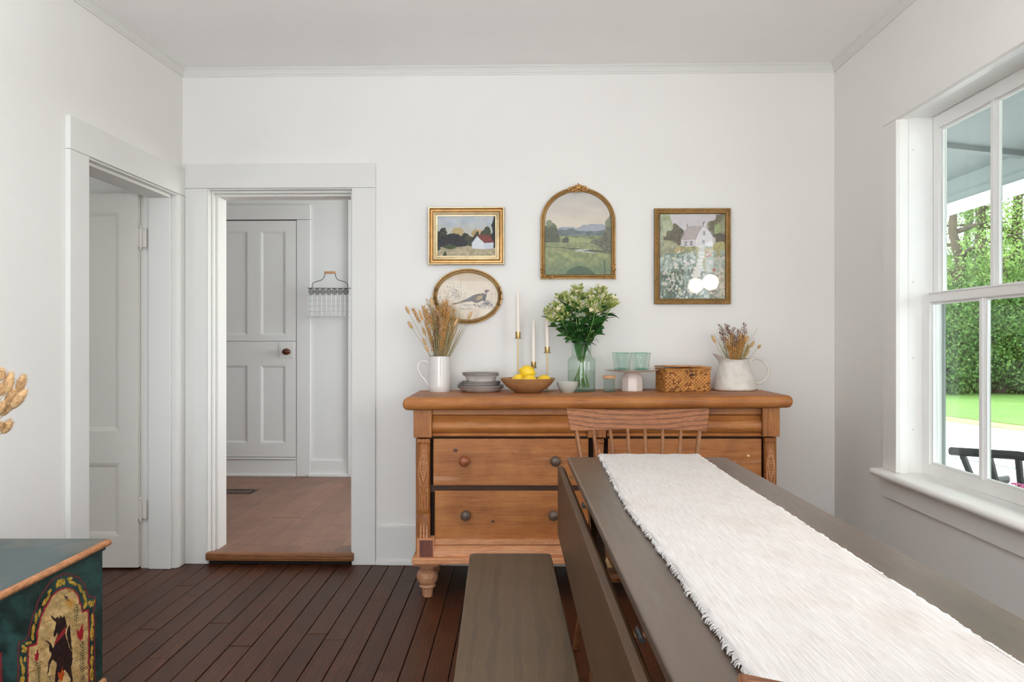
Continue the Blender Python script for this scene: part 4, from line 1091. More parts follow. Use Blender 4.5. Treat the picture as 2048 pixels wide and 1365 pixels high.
# painted chest front (far half of the face): coordinates of the visible design
zy0, zy1, zz0, zz1 = 1.93, cy1 - .003, .072, lz0 - .002
NXc, NYc = 300, 230
Zg = np.linspace(zy0, zy1, NXc + 1); Hg = np.linspace(zz0, zz1, NYc + 1); ZG, HG = np.meshgrid(Zg, Hg)
PXg = 1024 + F * CX / ZG; PYg = 682.5 + (CH - HG) * F / ZG
AXc, AYc = PXg / .2381, (PYg - 1040) / .2381
a = Art(AXc, AYc, 2, 5, .02)
a.put(np.ones(AXc.shape, bool), '#16302f', .35, .01, 5, '#274a48')
arch_o = [(150, 1900), (150, 1035), (205, 1010), (235, 985), (250, 890), (275, 800), (310, 700), (350, 620), (400, 550), (460, 490), (520, 462), (600, 462), (660, 490), (710, 550), (735, 620), (745, 650), (800, 650), (790, 760), (795, 1900)]
arch_i = [(232, 1900), (232, 1075), (300, 1050), (315, 930), (340, 830), (375, 740), (430, 650), (490, 595), (550, 575), (610, 590), (650, 640), (675, 710), (690, 780), (742, 760), (742, 1900)]
a.put(a.line(arch_o, 5, True), '#7d2530'); a.put(a.poly(arch_i), '#c3a36c', .25, .02, 6, '#d6b981'); a.put(a.line(arch_i, 7, True), '#a02434', .2)
for f_ in range(60):   # brushed streaks
    pass
st_ = np.abs(a.vn((AXc * .35 + AYc * .94) * .09, (AXc - AYc) * .004, 9)) > .80; a.put(st_ & a.poly(arch_i), '#ac8853')
# leaf garland in the border
for (x, y, rx, ry, r) in [(480, 540, 14, 34, .3), (505, 530, 13, 34, .2), (530, 525, 12, 30, .1), (585, 495, 26, 12, -.3), (610, 535, 40, 16, .5), (670, 580, 14, 40, -.4), (710, 650, 12, 60, -.15), (715, 715, 14, 34, .2),
                          (415, 600, 26, 12, -.8), (375, 690, 12, 42, .5), (400, 650, 12, 40, .5), (330, 780, 10, 40, .2), (300, 830, 10, 48, .1), (275, 930, 14, 50, .1), (270, 980, 12, 34, 0), (235, 1040, 30, 13, -.3), (200, 1075, 26, 12, .6), (195, 1100, 22, 14, .2),
                          (775, 830, 10, 40, .1), (768, 960, 17, 58, 0), (775, 880, 10, 30, .2), (770, 1090, 10, 44, .1), (768, 1190, 14, 50, 0), (765, 1300, 16, 60, 0), (745, 700, 9, 24, .5), (765, 710, 9, 30, .4), (782, 700, 8, 34, .3),
                          (175, 1190, 10, 44, 0), (205, 1175, 9, 24, .2), (190, 1260, 14, 50, -.1), (185, 1350, 18, 40, .1), (180, 1440, 12, 50, 0), (768, 1420, 12, 50, 0)]:
    a.put(a.ell(x, y, rx, ry, True, r), '#a8892f', .4, .05, 8, '#c9a441')
# rearing dark unicorn-like animal
body = [(415, 800), (460, 830), (480, 815), (490, 830), (505, 805), (520, 820), (535, 808), (555, 850), (560, 900), (545, 940), (550, 1000), (575, 1070), (605, 1110), (608, 1180), (595, 1240), (610, 1330), (605, 1500), (590, 1500), (590, 1340), (560, 1290), (540, 1260), (510, 1300), (480, 1360), (450, 1500), (440, 1500), (455, 1360), (465, 1250), (470, 1200), (440, 1170), (415, 1220), (395, 1310), (388, 1300), (400, 1210), (430, 1130), (412, 1100), (405, 1050), (375, 1020), (385, 1015), (415, 1030), (432, 1060), (440, 1080), (470, 1010), (478, 950), (455, 985), (448, 970), (455, 930), (462, 860), (430, 825)]
a.put(a.poly(body), '#221518', .4, .05, 4, '#33201f')
a.put(a.poly([(570, 900), (582, 880), (588, 950), (590, 1030), (603, 1085), (590, 1090), (560, 1020), (556, 960)]), '#241719')
a.put(a.poly([(470, 985), (548, 905), (552, 945), (440, 1065)]), '#9b2a31')
a.put(a.poly([(532, 632), (560, 640), (592, 685), (570, 690), (545, 665)]), '#1f2b33'); a.put(a.ell(562, 660, 10, 7), '#4a6672')
glow = np.clip(1 - np.sqrt(((AXc - 590) / 60) ** 2 + ((AYc - 700) / 60) ** 2), 0, 1); a.put(glow, '#c98a24')
for (cx_, cy_, sc_) in ((675, 950, 1.0), (305, 1140, .7), (512, 1300, .8)):
    a.put(a.poly([(cx_ - 35 * sc_, cy_ - 30 * sc_), (cx_ - 12 * sc_, cy_ - 12 * sc_), (cx_ + 18 * sc_, cy_ - 95 * sc_), (cx_ + 14 * sc_, cy_ - 30 * sc_), (cx_ + 28 * sc_, cy_ - 25 * sc_), (cx_ + 18 * sc_, cy_ + 50 * sc_), (cx_ - 5 * sc_, cy_ + 70 * sc_), (cx_ - 28 * sc_, cy_ + 40 * sc_)]), '#a8242f' if sc_ != .8 else '#c4551f', .2)
rr2 = random.Random(2)
for (x, y0_, y1_) in ((688, 1020, 1500), (315, 1195, 1500), (640, 705, 850), (410, 1310, 1500)):
    a.put(a.line([(x, y0_), (x + 6, (y0_ + y1_) / 2), (x - 4, y1_)], 2), '#2d3524')
    y = y0_ + 10
    while y < y1_:
        for s_ in (-1, 1): a.put(a.line([(x, y + 10), (x + s_ * 20, y - 8)], 3.0), '#39412a')
        y += 22
# left panel beginning at the picture edge
a.put(a.line([(5, 1120), (10, 1900)], 7, True), '#8b2430'); a.put(a.poly([(-400, 1250), (-8, 1250), (-4, 1900), (-400, 1900)]), '#c3a36c', .25, .02, 6, '#d6b981')
V = np.stack([np.full(ZG.size, CX + .0012), ZG.ravel(), HG.ravel()], 1); idx = np.arange(ZG.size).reshape(NYc + 1, NXc + 1)
Q = np.stack([idx[:-1, :-1], idx[:-1, 1:], idx[1:, 1:], idx[1:, :-1]], -1).reshape(-1, 4)
tag(npmesh('painted_panel', V, Q, M['chestpaint'], chh, Matrix.Identity(4), col=a.C.reshape(-1, 3)), 'arched cream panel painted with a rearing dark unicorn and red tulips')
# ================================================================== PICTURES on the back wall
def sweep(mb, path, prof, w0, closed=True, mats=None):
    """path: list of (u,z) ccw; prof: list of (inset, depth towards room)"""
    n = len(path); P = [Vector(p) for p in path]; vs = []
    nr = []
    for i in range(n):
        a, b, c = P[i - 1], P[i], P[(i + 1) % n]; d1 = (b - a).normalized(); d2 = (c - b).normalized()
        n1 = Vector((-d1.y, d1.x)); n2 = Vector((-d2.y, d2.x)); m_ = (n1 + n2).normalized(); k = 1 / max(.4, m_.dot(n1)); nr.append(m_ * k)
    for i in range(n):
        for off, d in prof: p = P[i] + nr[i] * off; vs.append((p.x, w0 - d, p.y))
    k = len(prof)
    fs = [(i * k + j, i * k + j + 1, ((i + 1) % n) * k + j + 1, ((i + 1) % n) * k + j) for i in range(n) for j in range(k - 1)]
    mb.add(vs, fs)
    if mats:
        for i_ in range(len(fs)): mb.m[-len(fs) + i_] = mats[i_ % (k - 1)]
    return mb
def inset(path, off):
    m_ = MB(); sweep(m_, path, [(off, 0)], 0); return [(v[0], v[2]) for v in m_.v]
def canvas(parent, name, box, nx, ny, w, artf, mask=None, mat='canvas'):
    (ax0, ax1, ay0, ay1), (u0, u1, z0, z1) = box
    Xg, Yg = np.meshgrid(np.linspace(ax0, ax1, nx + 1), np.linspace(ay0, ay1, ny + 1))
    C = artf(Xg, Yg); g_ = C @ np.array([.3, .6, .1]); C = C * .84 + g_[..., None] * .16
    U = u0 + (Xg - ax0) / (ax1 - ax0) * (u1 - u0); Zc = z1 - (Yg - ay0) / (ay1 - ay0) * (z1 - z0)
    V = np.stack([U.ravel(), np.full(U.size, w), Zc.ravel()], 1); idx = np.arange(U.size).reshape(ny + 1, nx + 1)
    Q = np.stack([idx[:-1, :-1], idx[:-1, 1:], idx[1:, 1:], idx[1:, :-1]], -1)
    if mask is not None:
        mk = mask(Xg, Yg); keep = mk[:-1, :-1] & mk[1:, 1:] & mk[:-1, 1:] & mk[1:, :-1]; Q = Q[keep]
    o = npmesh(name, V, Q.reshape(-1, 4), M[mat], parent, MR, col=C.reshape(-1, 3)); return o
def pic_thing(name, label, px, py):
    u, z = BW(px, py); p = MR @ Vector((u, 0, z)); return thing(name, label, 'picture', p, -TH)
def rect(px0, px1, py0, py1):
    u0, z1 = BW(px0, py0, -.02); u1, z0 = BW(px1, py1, -.02); return u0, u1, z0, z1
# -- 1 barn
t1 = pic_thing('framed_painting', 'gold-framed painting of a white barn with a red roof, upper left of the group', 932, 472)
u0, u1, z0, z1 = rect(856.5, 1008.5, 414.5, 529.5); w_ = u1 - u0; sc = w_ / 152
RP = [(u0, z0), (u1, z0), (u1, z1), (u0, z1)]
q = MB(); sweep(q, RP, [(0, 0), (0, .024), (.0025, .028), (.006, .027), (.0075, .022), (.012, .014), (.020, .015), (.0235, .021), (.025, .0225), (.027, .020)], 0, mats=[2, 1, 1, 2, 0, 0, 0, 2, 1]); q.build('frame', [M['gold'], M['gold_pale'], M['gold_dark']], t1, M=MR, smooth=30)  # pale lips and dark grooves paint light and shade onto the moulding
q = MB(); sweep(q, RP, [(.027, .020), (.030, .021), (.033, .018), (.036, .019), (.040, .015), (.0445, .014), (.0455, .008)], 0); q.build('inner_frame', M['gold_pale'], t1, M=MR, smooth=30)
def art1(X, Y):
    a = Art(X, Y, 1, 16, .018); one = np.ones(X.shape, bool)
    a.put(one, '#a5b2c3', .10, .006, 11, '#b6bcc2')
    g = np.clip((Y - 430) / 280, 0, 1) * .8; a.put(g, '#bcb394', .1)
    a.put(a.ell(700, 640, 130, 110), '#b39a62'); a.put(a.ell(1060, 660, 90, 80), '#a98c55'); a.put(a.ell(1140, 640, 60, 60), '#c7a070')
    tl = [(240, 580), (290, 620), (340, 600), (360, 560), (400, 535), (450, 545), (480, 610), (500, 660), (560, 660), (600, 680), (640, 650), (690, 655), (720, 700), (780, 700), (830, 660), (880, 650), (930, 700), (990, 730), (1040, 690), (1075, 620), (1110, 620), (1130, 690), (1170, 600), (1210, 595), (1240, 620), (1260, 530), (1310, 505), (1345, 600), (1370, 680), (1480, 600), (1480, 960), (240, 930)]
    a.put(a.poly(tl), '#3f3c26', .35, .02, 12, '#1e1d19')
    a.put(a.poly([(240, 740), (500, 700), (640, 650), (700, 690), (760, 790), (1000, 800), (1000, 930), (240, 925)]), '#1a1817', .3, .02, 13, '#262430')
    a.put(a.poly([(1250, 520), (1310, 510), (1350, 640), (1370, 700), (1200, 700)]), '#3b4226', .3)
    a.put(a.poly([(900, 820), (980, 800), (1010, 960), (880, 950)]), '#323c20')
    a.put(Y > 925 + 18 * a.fbm(X, Y, .01, 5), '#b3a480', .14, .02, 14, '#9d9272')
    a.put(a.ell(540, 925, 130, 48), '#38461f', .3); a.put(a.ell(290, 945, 70, 65), '#2b3720', .3); a.put(a.poly([(380, 1130), (430, 1030), (460, 1040), (500, 1130)]), '#33411f')
    a.put(a.poly([(1370, 500), (1400, 450), (1420, 330), (1445, 310), (1470, 340), (1500, 340), (1500, 950), (1415, 950), (1390, 780), (1400, 560)]), '#161b18', .3)
    a.put(a.poly([(985, 855), (1090, 712), (1235, 850), (1228, 978), (985, 962)], False), '#cfd4d9', .06); a.put(a.poly([(1228, 850), (1420, 838), (1418, 965), (1225, 978)], False), '#bec6d2', .06)
    a.put(a.poly([(1090, 708), (1120, 685), (1350, 690), (1425, 840), (1232, 852), (1165, 770)], False), '#7b3029', .15); a.put(a.line([(985, 855), (1090, 712)], 7), '#aab8cc')
    return a.C
i0 = BW(872.5, 433, -.006); i1 = BW(991.5, 511.5, -.006)
canvas(t1, 'canvas', ((255, 1475, 290, 1120), (i0[0] - .003, i1[0] + .003, i1[1] - .003, i0[1] + .003)), 240, 160, -.0075, art1)
# -- 2 arch
t2 = pic_thing('framed_print', 'arched gold frame with crest around a green valley and blue hills landscape', 1156, 470)
A0_, A1_, Ab, At = (*rect(1081, 1231.5, 374.5, 558),)
uc = (A0_ + A1_) / 2; ru = (A1_ - A0_) / 2; zs = BW(1156, 443, -.02)[1]; rz_ = At - zs
arc = [(A0_, Ab), (A1_, Ab)] + [(uc + ru * math.cos(a_), zs + rz_ * math.sin(a_)) for a_ in [math.pi * k / 48 for k in range(49)]]
q = MB(); sweep(q, arc, [(0, 0), (0, .016), (.002, .020), (.005, .021), (.007, .017), (.009, .019), (.013, .022), (.016, .018), (.018, .019), (.020, .016), (.0225, .012), (.0235, .006)], 0, mats=[0, 2, 0, 1, 2, 0, 2, 1, 0, 2, 1]); q.build('frame', [M['gold'], M['gold_pale'], M['gold_dark']], t2, M=MR, smooth=30)  # gold bands alternate to paint the lit ridges and shaded grooves
q = MB(); rs = random.Random(8); cu, cz_ = BW(1156.5, 377, -.02)
for k in range(60):
    f = rs.uniform(-1, 1); hgt = .020 * (1 - abs(f) ** 1.6); q.ball((cu + f * .049, -.024 - rs.uniform(0, .006), cz_ - .008 + rs.uniform(-.5, 1) * (hgt + .006)), (rs.uniform(.004, .0065), .006, rs.uniform(.004, .0065)), 7, 5)
for s_ in (-1, 1):
    for k in range(5): q.ball((cu + s_ * (.012 + .008 * k), -.026, cz_ + .012 - .004 * k), (.0055, .006, .005), 8, 6)
q.ball((cu, -.027, cz_ + .004), (.010, .007, .012), 12, 8); q.ball((cu, -.025, cz_ + .020), (.004, .005, .006), 8, 6)
q.build('crest', M['gold'], t2, M=MR, smooth=60)
for s_, ub in ((1, A0_), (-1, A1_)):
    q = MB()
    for k in range(40):
        if rs.random() < .5: p = (rs.uniform(0, .060), rs.uniform(0, .018) )
        else: p = (rs.uniform(0, .018), rs.uniform(0, .075))
        q.ball((ub + s_ * p[0], -.020 - rs.uniform(0, .004), Ab + p[1]), (rs.uniform(.0028, .0046), .006, rs.uniform(.0028, .0046)), 6, 4)
    q.build('corner_ornament', M['gold'], t2, M=MR, smooth=60)
def art2(X, Y):
    a = Art(X, Y, 3, 8, .02); g = np.clip((Y - 155) / 420, 0, 1)[..., None]
    a.C = np.array(lin('#b9b4b0')) * (1 - g) + np.array(lin('#cfc3b2')) * g; a.C = a.C * (1 + .05 * a.fbm(X * .3, Y, .012, 2)[..., None])
    a.put(a.poly([(100, 720), (290, 640), (380, 622), (450, 628), (560, 640), (640, 608), (700, 598), (830, 590), (900, 595), (1030, 640), (1030, 760), (100, 760)]), '#929aa6', .06)
    a.put(a.poly([(540, 660), (700, 620), (860, 600), (1030, 640), (1030, 700), (600, 690)]), '#9aa0ac', .05)
    a.put(a.poly([(100, 700), (300, 660), (420, 668), (490, 650), (560, 672), (700, 690), (850, 680), (1030, 660), (1030, 820), (100, 820)]), '#6d7a7d', .12, .02, 5, '#5b6a64')
    a.put(Y > 745 + 8 * a.fbm(X, Y, .01, 7), '#6c7558', .2, .03, 8, '#8b9366')
    a.put(a.poly([(330, 760), (600, 770), (760, 800), (740, 835), (450, 830)]), '#97a06a', .1)
    a.put(a.ell(210, 650, 80, 80), '#66704e', .35, .06); a.put(a.ell(190, 580, 40, 50), '#7a8460', .35, .06); a.put(a.poly([(100, 640), (280, 640), (330, 780), (340, 850), (100, 830)]), '#565b48', .3, .05)
    a.put(a.ell(410, 810, 45, 50), '#54594c', .3, .05)
    a.put(Y > 835 + 6 * a.fbm(X, Y, .01, 9), '#7f8a5c', .15, .02, 9, '#8f9568')
    a.put(a.poly([(100, 900), (300, 905), (500, 930), (740, 960), (1030, 990), (1030, 960), (700, 925), (420, 905), (120, 890)]), '#545c45', .25, .05)
    a.put(a.poly([(520, 940), (640, 922), (730, 925), (700, 940), (600, 945), (840, 972), (780, 975), (560, 952)]), '#b9b9b0')
    a.put(a.poly([(730, 830), (850, 790), (920, 720), (950, 560), (1000, 480), (1040, 480), (1040, 1000), (900, 960), (860, 900)]), '#5f6150', .35, .04, 10, '#6f6e5e')
    a.put(a.ell(980, 580, 45, 60), '#7c8260', .3, .06)
    g2 = Y > 945 + (X - 130) * .05 + 6 * a.fbm(X, Y, .01, 12); a.put(g2, '#7d8a5a', .16, .015, 13, '#9a9e66')
    g3 = np.clip((Y - 1030) / 160, 0, 1) * .75; a.put(g3, '#64775a', .2, .02)
    a.put(a.ell(600, 1270, 190, 120), '#4a6048', .1); a.put(a.line([(925, 1080), (930, 1260)], 14), '#56694c')
    return a.C
def toart(px, py): return ((px - 1070) * 1132 / 170, (py - 360) * 1132 / 170)
ia0, iz1 = BW(1088, 384, -.01); ia1, iz0 = BW(1224.5, 550, -.01)
(qa, qb), (qc, qd) = toart(1088, 384), toart(1224.5, 550)
inner = inset(arc, .019)
def mask2(X, Y):
    cu_, cy_ = (qa + qc) / 2, toart(0, 443)[1]; rx, ry = (qc - qa) / 2 + 1, cy_ - qb + 6
    return (Y > cy_) | (((X - cu_) / rx) ** 2 + ((Y - cy_) / ry) ** 2 < 1.0)
canvas(t2, 'print', ((qa, qc, qb - 4, qd), (ia0, ia1, iz0, iz1 + .002)), 220, 260, -.010, art2, mask2, 'print')
# -- 3 cottage
t3 = pic_thing('framed_print', 'gold beaded frame with a white cottage in a flower garden, rightmost picture', 1385, 512)
u0, u1, z0, z1 = rect(1309, 1462, 417, 608.5)
RP = [(u0, z0), (u1, z0), (u1, z1), (u0, z1)]
q = MB(); sweep(q, RP, [(0, 0), (0, .020), (.003, .023), (.0075, .022), (.009, .016), (.0175, .014), (.019, .018), (.0225, .017), (.0245, .012), (.027, .010), (.028, .005)], 0); q.build('frame', M['gold_dark'], t3, M=MR, smooth=30)
q = MB(); IP = inset(RP, .0132)
for i in range(4):
    a_, b_ = Vector(IP[i]), Vector(IP[(i + 1) % 4]); L = (b_ - a_).length; n = int(L / .0108); d_ = (b_ - a_).normalized()
    Mx = Matrix.Rotation(-math.atan2(d_.y, d_.x) - .5, 4, 'Y')
    for k in range(n):
        p = a_.lerp(b_, (k + .5) / n); q.ball((p.x, -.0165, p.y), (.0062, .0040, .0030), 8, 5, M=Mx)
o = q.build('rope_beading', M['gold'], t3, M=MR, smooth=60); o['kind'] = 'stuff'
def art3(X, Y):
    a = Art(X, Y, 5, 10, .025); one = np.ones(X.shape, bool); a.put(one, '#c5c1c4', .04, .01)
    a.put(a.poly([(130, 110), (250, 110), (270, 170), (300, 260), (330, 330), (300, 420), (130, 480)]), '#8a9468', .25, .012, 3, '#a6ab8a')
    a.put(a.poly([(200, 420), (230, 350), (300, 330), (310, 260), (350, 250), (390, 300), (430, 310), (460, 350), (430, 470), (400, 560), (150, 520)]), '#55503c', .2, .02, 4, '#6a6246')
    a.put(a.poly([(745, 260), (800, 220), (860, 200), (880, 140), (940, 120), (1010, 120), (1010, 560), (870, 560), (830, 400)]), '#6a6348', .25, .012, 6, '#8d9268')
    a.put(a.ell(900, 320, 50, 70), '#8b9a5c', .2); a.put(a.poly([(850, 400), (930, 370), (1010, 420), (1010, 560), (870, 560)]), '#544b3a', .2)
    a.put(a.poly([(405, 460), (500, 295), (660, 275), (690, 290), (640, 460)], False), '#b0a2a0', .06)
    a.put(a.poly([(412, 455), (605, 455), (605, 590), (415, 590)], False), '#c8c2c3', .05)
    a.put(a.poly([(605, 460), (640, 370), (725, 270), (830, 410), (835, 560), (740, 590), (605, 590)], False), '#d3d0d3', .05); a.put(a.poly([(830, 435), (872, 435), (872, 550), (835, 560)], False), '#b9b3b2')
    a.put(a.line([(605, 460), (655, 330), (690, 290)], 4), '#8d7d7c'); a.put(a.line([(725, 268), (833, 412)], 3), '#6d6262'); a.put(a.line([(412, 458), (500, 296), (600, 286)], 3), '#8d7d7c'); a.put(a.line([(412, 458), (605, 456)], 3), '#8d7d7c')
    a.put(a.poly([(485, 300), (490, 250), (500, 255), (503, 300)], False), '#8f7d78'); a.put(a.poly([(700, 290), (700, 228), (735, 225), (735, 270)], False), '#8b7c77'); a.put(a.poly([(712, 260), (740, 232), (760, 245), (745, 275), (720, 285)], False), '#d5d1d0')
    for (x, y, w1, h1) in ((475, 515, 14, 30), (549, 512, 14, 30), (718, 380, 13, 26), (713, 490, 13, 22)): a.put(a.poly([(x - w1, y - h1), (x + w1, y - h1), (x + w1, y + h1), (x - w1, y + h1)], False), '#4f545c'); a.put(a.line([(x, y - h1), (x, y + h1)], 3), '#c5c3c6'); a.put(a.line([(x - w1, y), (x + w1, y)], 3), '#c5c3c6')
    m_ = Y > 555 + 22 * a.fbm(X, Y, .012, 8); a.put(m_, '#8e8c62', .22, .012, 9, '#a9a468')
    a.put(a.ell(240, 560, 130, 90), '#8c9070', .25, .02, 3, '#a5a47c'); a.put(a.ell(940, 560, 110, 70), '#a39a58', .25)
    a.put(a.ell(790, 650, 70, 60), '#a8704a', .3, .03, 2, '#b09058'); a.put(a.ell(380, 600, 70, 40), '#b09c62', .2)
    a.put(a.poly([(690, 520), (735, 520), (720, 650), (690, 760), (720, 900), (640, 980), (540, 960), (600, 800), (650, 650)]), '#a4b5ac', .2, .02, 3, '#c3c6bd')
    m_ = Y > 650 + 60 * a.fbm(X, Y, .006, 18) - (X < 500) * 10; a.put(m_ & ((X < 620) | (X > 745)), '#6f8478', .3, .02, 7, '#93a094')
    a.put(a.poly([(745, 700), (1010, 700), (1010, 880), (745, 900)]), '#8fa093', .25, .03, 5, '#b3b3a4')
    a.put(m_ & (Y > 880) & (X < 760), '#55695c', .35, .02, 21, '#7d917c')
    rr = random.Random(4); 
    for k in range(330):
        x = rr.uniform(140, 1000); y = rr.uniform(610, 1245)
        if 600 < x < 745 and y < 900: continue
        c_ = rr.choice(['#c9bdbd', '#bfb4b4', '#d0cdc2', '#a9b7ab', '#c4c4a0', '#93a89a', '#b8c5bd']) if x < 740 else rr.choice(['#b6b3a1', '#a8b3a6', '#c6b9b1', '#8fa294'])
        a.put(a.ell(x, y, rr.uniform(8, 24), rr.uniform(8, 22), True, rr.uniform(0, 3)), c_)
    for k in range(60): a.put(a.ell(rr.uniform(140, 720), rr.uniform(850, 1240), rr.uniform(5, 12), rr.uniform(20, 50), True, rr.uniform(-.4, .4)), rr.choice(['#3f5549', '#4d5a3a', '#5a6650']))
    a.put(a.ell(845, 860, 30, 22), '#a05640'); a.put(a.ell(770, 680, 35, 14), '#a8583c'); 
    for k in range(7): a.put(a.ell(690 - 14 * k + (k % 2) * 10, 640 + 50 * k, 30 + 5 * k, 14 + 3 * k), '#cfcabf')
    return a.C
i0 = BW(1321.5, 428.5, -.008); i1 = BW(1450.5, 597.5, -.008)
canvas(t3, 'print', ((138, 1006, 118, 1245), (i0[0] - .002, i1[0] + .002, i1[1] - .002, i0[1] + .002)), 230, 300, -.0085, art3, None, 'print3')
# -- 4 oval pheasant
t4 = pic_thing('framed_print', 'oval gold frame with a pheasant engraving, behind the dried grasses', 935, 593)
cu, cz_ = BW(934.8, 592.8, -.02); k_ = BW(1004.8, 592.8, -.02)[0] - cu; kz2 = BW(934.8, 537.2, -.02)[1] - cz_
ov = [(cu + k_ * math.cos(a_), cz_ + kz2 * math.sin(a_)) for a_ in [2 * math.pi * k / 96 for k in range(96)]]
q = MB(); sweep(q, ov, [(0, 0), (0, .014), (.002, .019), (.006, .020), (.009, .016), (.011, .018), (.015, .021), (.018, .017), (.020, .018), (.0225, .012), (.0235, .005)], 0, mats=[2, 0, 0, 2, 2, 1, 0, 2, 1, 2]); q.build('frame', [M['gold'], M['gold_pale'], M['gold_dark']], t4, M=MR, smooth=30)  # groove shade and ridge highlights are coloured in with dark and pale gold
q = MB(); rs = random.Random(6)
for s_ in (0, math.pi):
    for k in range(46):
        a_ = s_ + rs.uniform(-.36, .36); off = rs.uniform(.003, .018); q.ball((cu + (k_ - off) * math.cos(a_), -.019 - rs.uniform(0, .003), cz_ + (kz2 - off) * math.sin(a_)), (rs.uniform(.0022, .0042), .0045, rs.uniform(.0025, .005)), 7, 5)
q.build('side_ornament', M['gold_dark'], t4, M=MR, smooth=60)
def art4(X, Y):
    a = Art(X, Y, 6, 4, .03); one = np.ones(X.shape, bool); a.put(one, '#d5c6b0', .03, .004, 2, '#cfbba3'); rr = random.Random(12)
    def scrib(x0, x1, y0, y1, n, c, L=26, w=2.6):
        for k in range(n):
            x, y = rr.uniform(x0, x1), rr.uniform(y0, y1); an = rr.uniform(0, 6.28); P = [(x, y)]
            for _ in range(3): an += rr.uniform(-1, 1); x += L * .4 * math.cos(an); y += L * .4 * math.sin(an); P.append((x, y))
            a.put(a.line(P, w), c)
    scrib(380, 700, 400, 740, 90, '#6d6259'); scrib(180, 420, 560, 900, 90, '#7b7066'); scrib(480, 640, 560, 760, 40, '#50484a'); scrib(600, 900, 600, 760, 30, '#9a8d7e'); scrib(420, 820, 330, 500, 14, '#c3b39c', 60)
    scrib(1330, 1430, 470, 880, 40, '#a0917f'); scrib(640, 900, 860, 980, 60, '#8b7f76'); scrib(1080, 1400, 850, 960, 80, '#7d7272'); scrib(1100, 1360, 850, 900, 50, '#6b6364')
    a.put(a.line([(700, 860), (800, 880), (960, 870), (1100, 890), (1380, 890)], 5), '#7d7068'); a.put(a.line([(650, 965), (980, 975)], 3), '#8b7f76')
    for k in range(9): an = -math.pi * (k + .5) / 9; a.put(a.line([(1240, 870), (1240 + 85 * math.cos(an), 860 + 90 * math.sin(an))], 7), '#5c5459')
    a.put(a.poly([(480, 870), (500, 845), (620, 815), (740, 770), (850, 720), (930, 670), (1020, 640), (1110, 625), (1180, 620), (1240, 650), (1225, 720), (1160, 780), (1080, 820), (1010, 830), (900, 800), (800, 810), (680, 840), (600, 855)]), '#4a3329', .3, .03, 6, '#5b4232')
    a.put(a.poly([(740, 770), (850, 720), (960, 660), (920, 740), (860, 800), (780, 800)]), '#4d4a4e', .2); a.put(a.poly([(560, 850), (700, 790), (740, 800), (640, 850)]), '#7d6a45', .2)
    a.put(a.ell(1080, 720, 80, 40, True, -.5), '#7c6138', .5, .08, 5, '#b09452'); a.put(a.ell(1180, 740, 40, 60), '#33262a')
    a.put(a.poly([(1195, 600), (1200, 560), (1230, 540), (1265, 545), (1310, 572), (1270, 580), (1245, 610), (1235, 640)]), '#3a2f33'); a.put(a.ell(1255, 566, 15, 13), '#94403a'); a.put(a.poly([(1185, 612), (1235, 625), (1225, 642), (1185, 625)]), '#ded6cc')
    a.put(a.line([(990, 820), (975, 880), (1010, 915)], 7), '#4c4447'); a.put(a.line([(1035, 825), (1045, 880), (1075, 930)], 7), '#4c4447'); a.put(a.line([(975, 880), (945, 870)], 5), '#4c4447'); a.put(a.line([(1045, 890), (1110, 920)], 5), '#4c4447')
    return a.C
def toa4(px, py): return ((px - 860) * 1638 / 150, (py - 530) * 1638 / 150)
o0, o1 = (872, 543), (998, 642.5); (qa, qb), (qc, qd) = toa4(*o0), toa4(*o1); j0 = BW(*o0, -.008); j1 = BW(*o1, -.008)
canvas(t4, 'print', ((qa, qc, qb, qd), (j0[0], j1[0], j1[1], j0[1])), 260, 210, -.008, art4, lambda X, Y: ((X - (qa + qc) / 2) / ((qc - qa) / 2)) ** 2 + ((Y - (qb + qd) / 2) / ((qd - qb) / 2)) ** 2 < 1, 'print')
# ================================================================== THINGS ON THE SIDEBOARD
def ring_tube(mb, c, path, r, seg=10, flat=1): mb.tube([Vector(c) + Vector(p) for p in path], r, seg, flat=flat)
def smoothpath(P, n=24):
    P = [Vector(p) for p in P]; P = [P[0] * 2 - P[1]] + P + [P[-1] * 2 - P[-2]]; out = []
    for i in range(1, len(P) - 2):
        m_ = max(2, n // (len(P) - 3))
        for k in range(m_):
            t_ = k / m_; a, b, c, d = P[i - 1:i + 3]
            out.append(.5 * ((2 * b) + (c - a) * t_ + (2 * a - 5 * b + 4 * c - d) * t_ ** 2 + (3 * b - a - 3 * c + d) * t_ ** 3))
    out.append(P[-2]); return out
# -- cylindrical jug with handle
jx, jy = AX(879, 3.83), 3.83; jz = ztop(jx)
t = thing('jug', 'straight-sided white jug with looped handle at the left end of the sideboard', 'jug', (jx, jy, jz))
q = MB(); H = AZ(713, 3.83) - jz
q.lathe([(.050, 0), (.0525, .004), (.0530, .03), (.0520, .09), (.0500, H * .85), (.0505, H), (.0480, H + .001), (.0470, H - .01), (.0485, .02), (0, .012)], (jx, jy, jz), 40, mod=lambda a, r, z: 1 + .006 * math.sin(3 * a + z * 20))
q.build('body', M['ceramic'], t, smooth=50)
P = smoothpath([(-.049, 0, H - .012 - .030), (-.062, 0, H - .028), (-.082, 0, H - .022), (-.101, 0, H - .040), (-.104, 0, H - .062), (-.088, 0, H - .095), (-.066, 0, H - .118), (-.052, 0, H - .145)], 30)
q = MB(); ring_tube(q, (jx, jy, jz), P, .0058, 10, .7); q.build('handle', M['ceramic'], t, smooth=60)
q = MB(); q.lathe([(.0500, H + .0), (.0503, H + .0016), (.0480, H + .0018), (.0478, H)], (jx, jy, jz), 40); q.build('rim', M['rimbrown'], t, smooth=60)
jug1 = (jx, jy, jz, H)
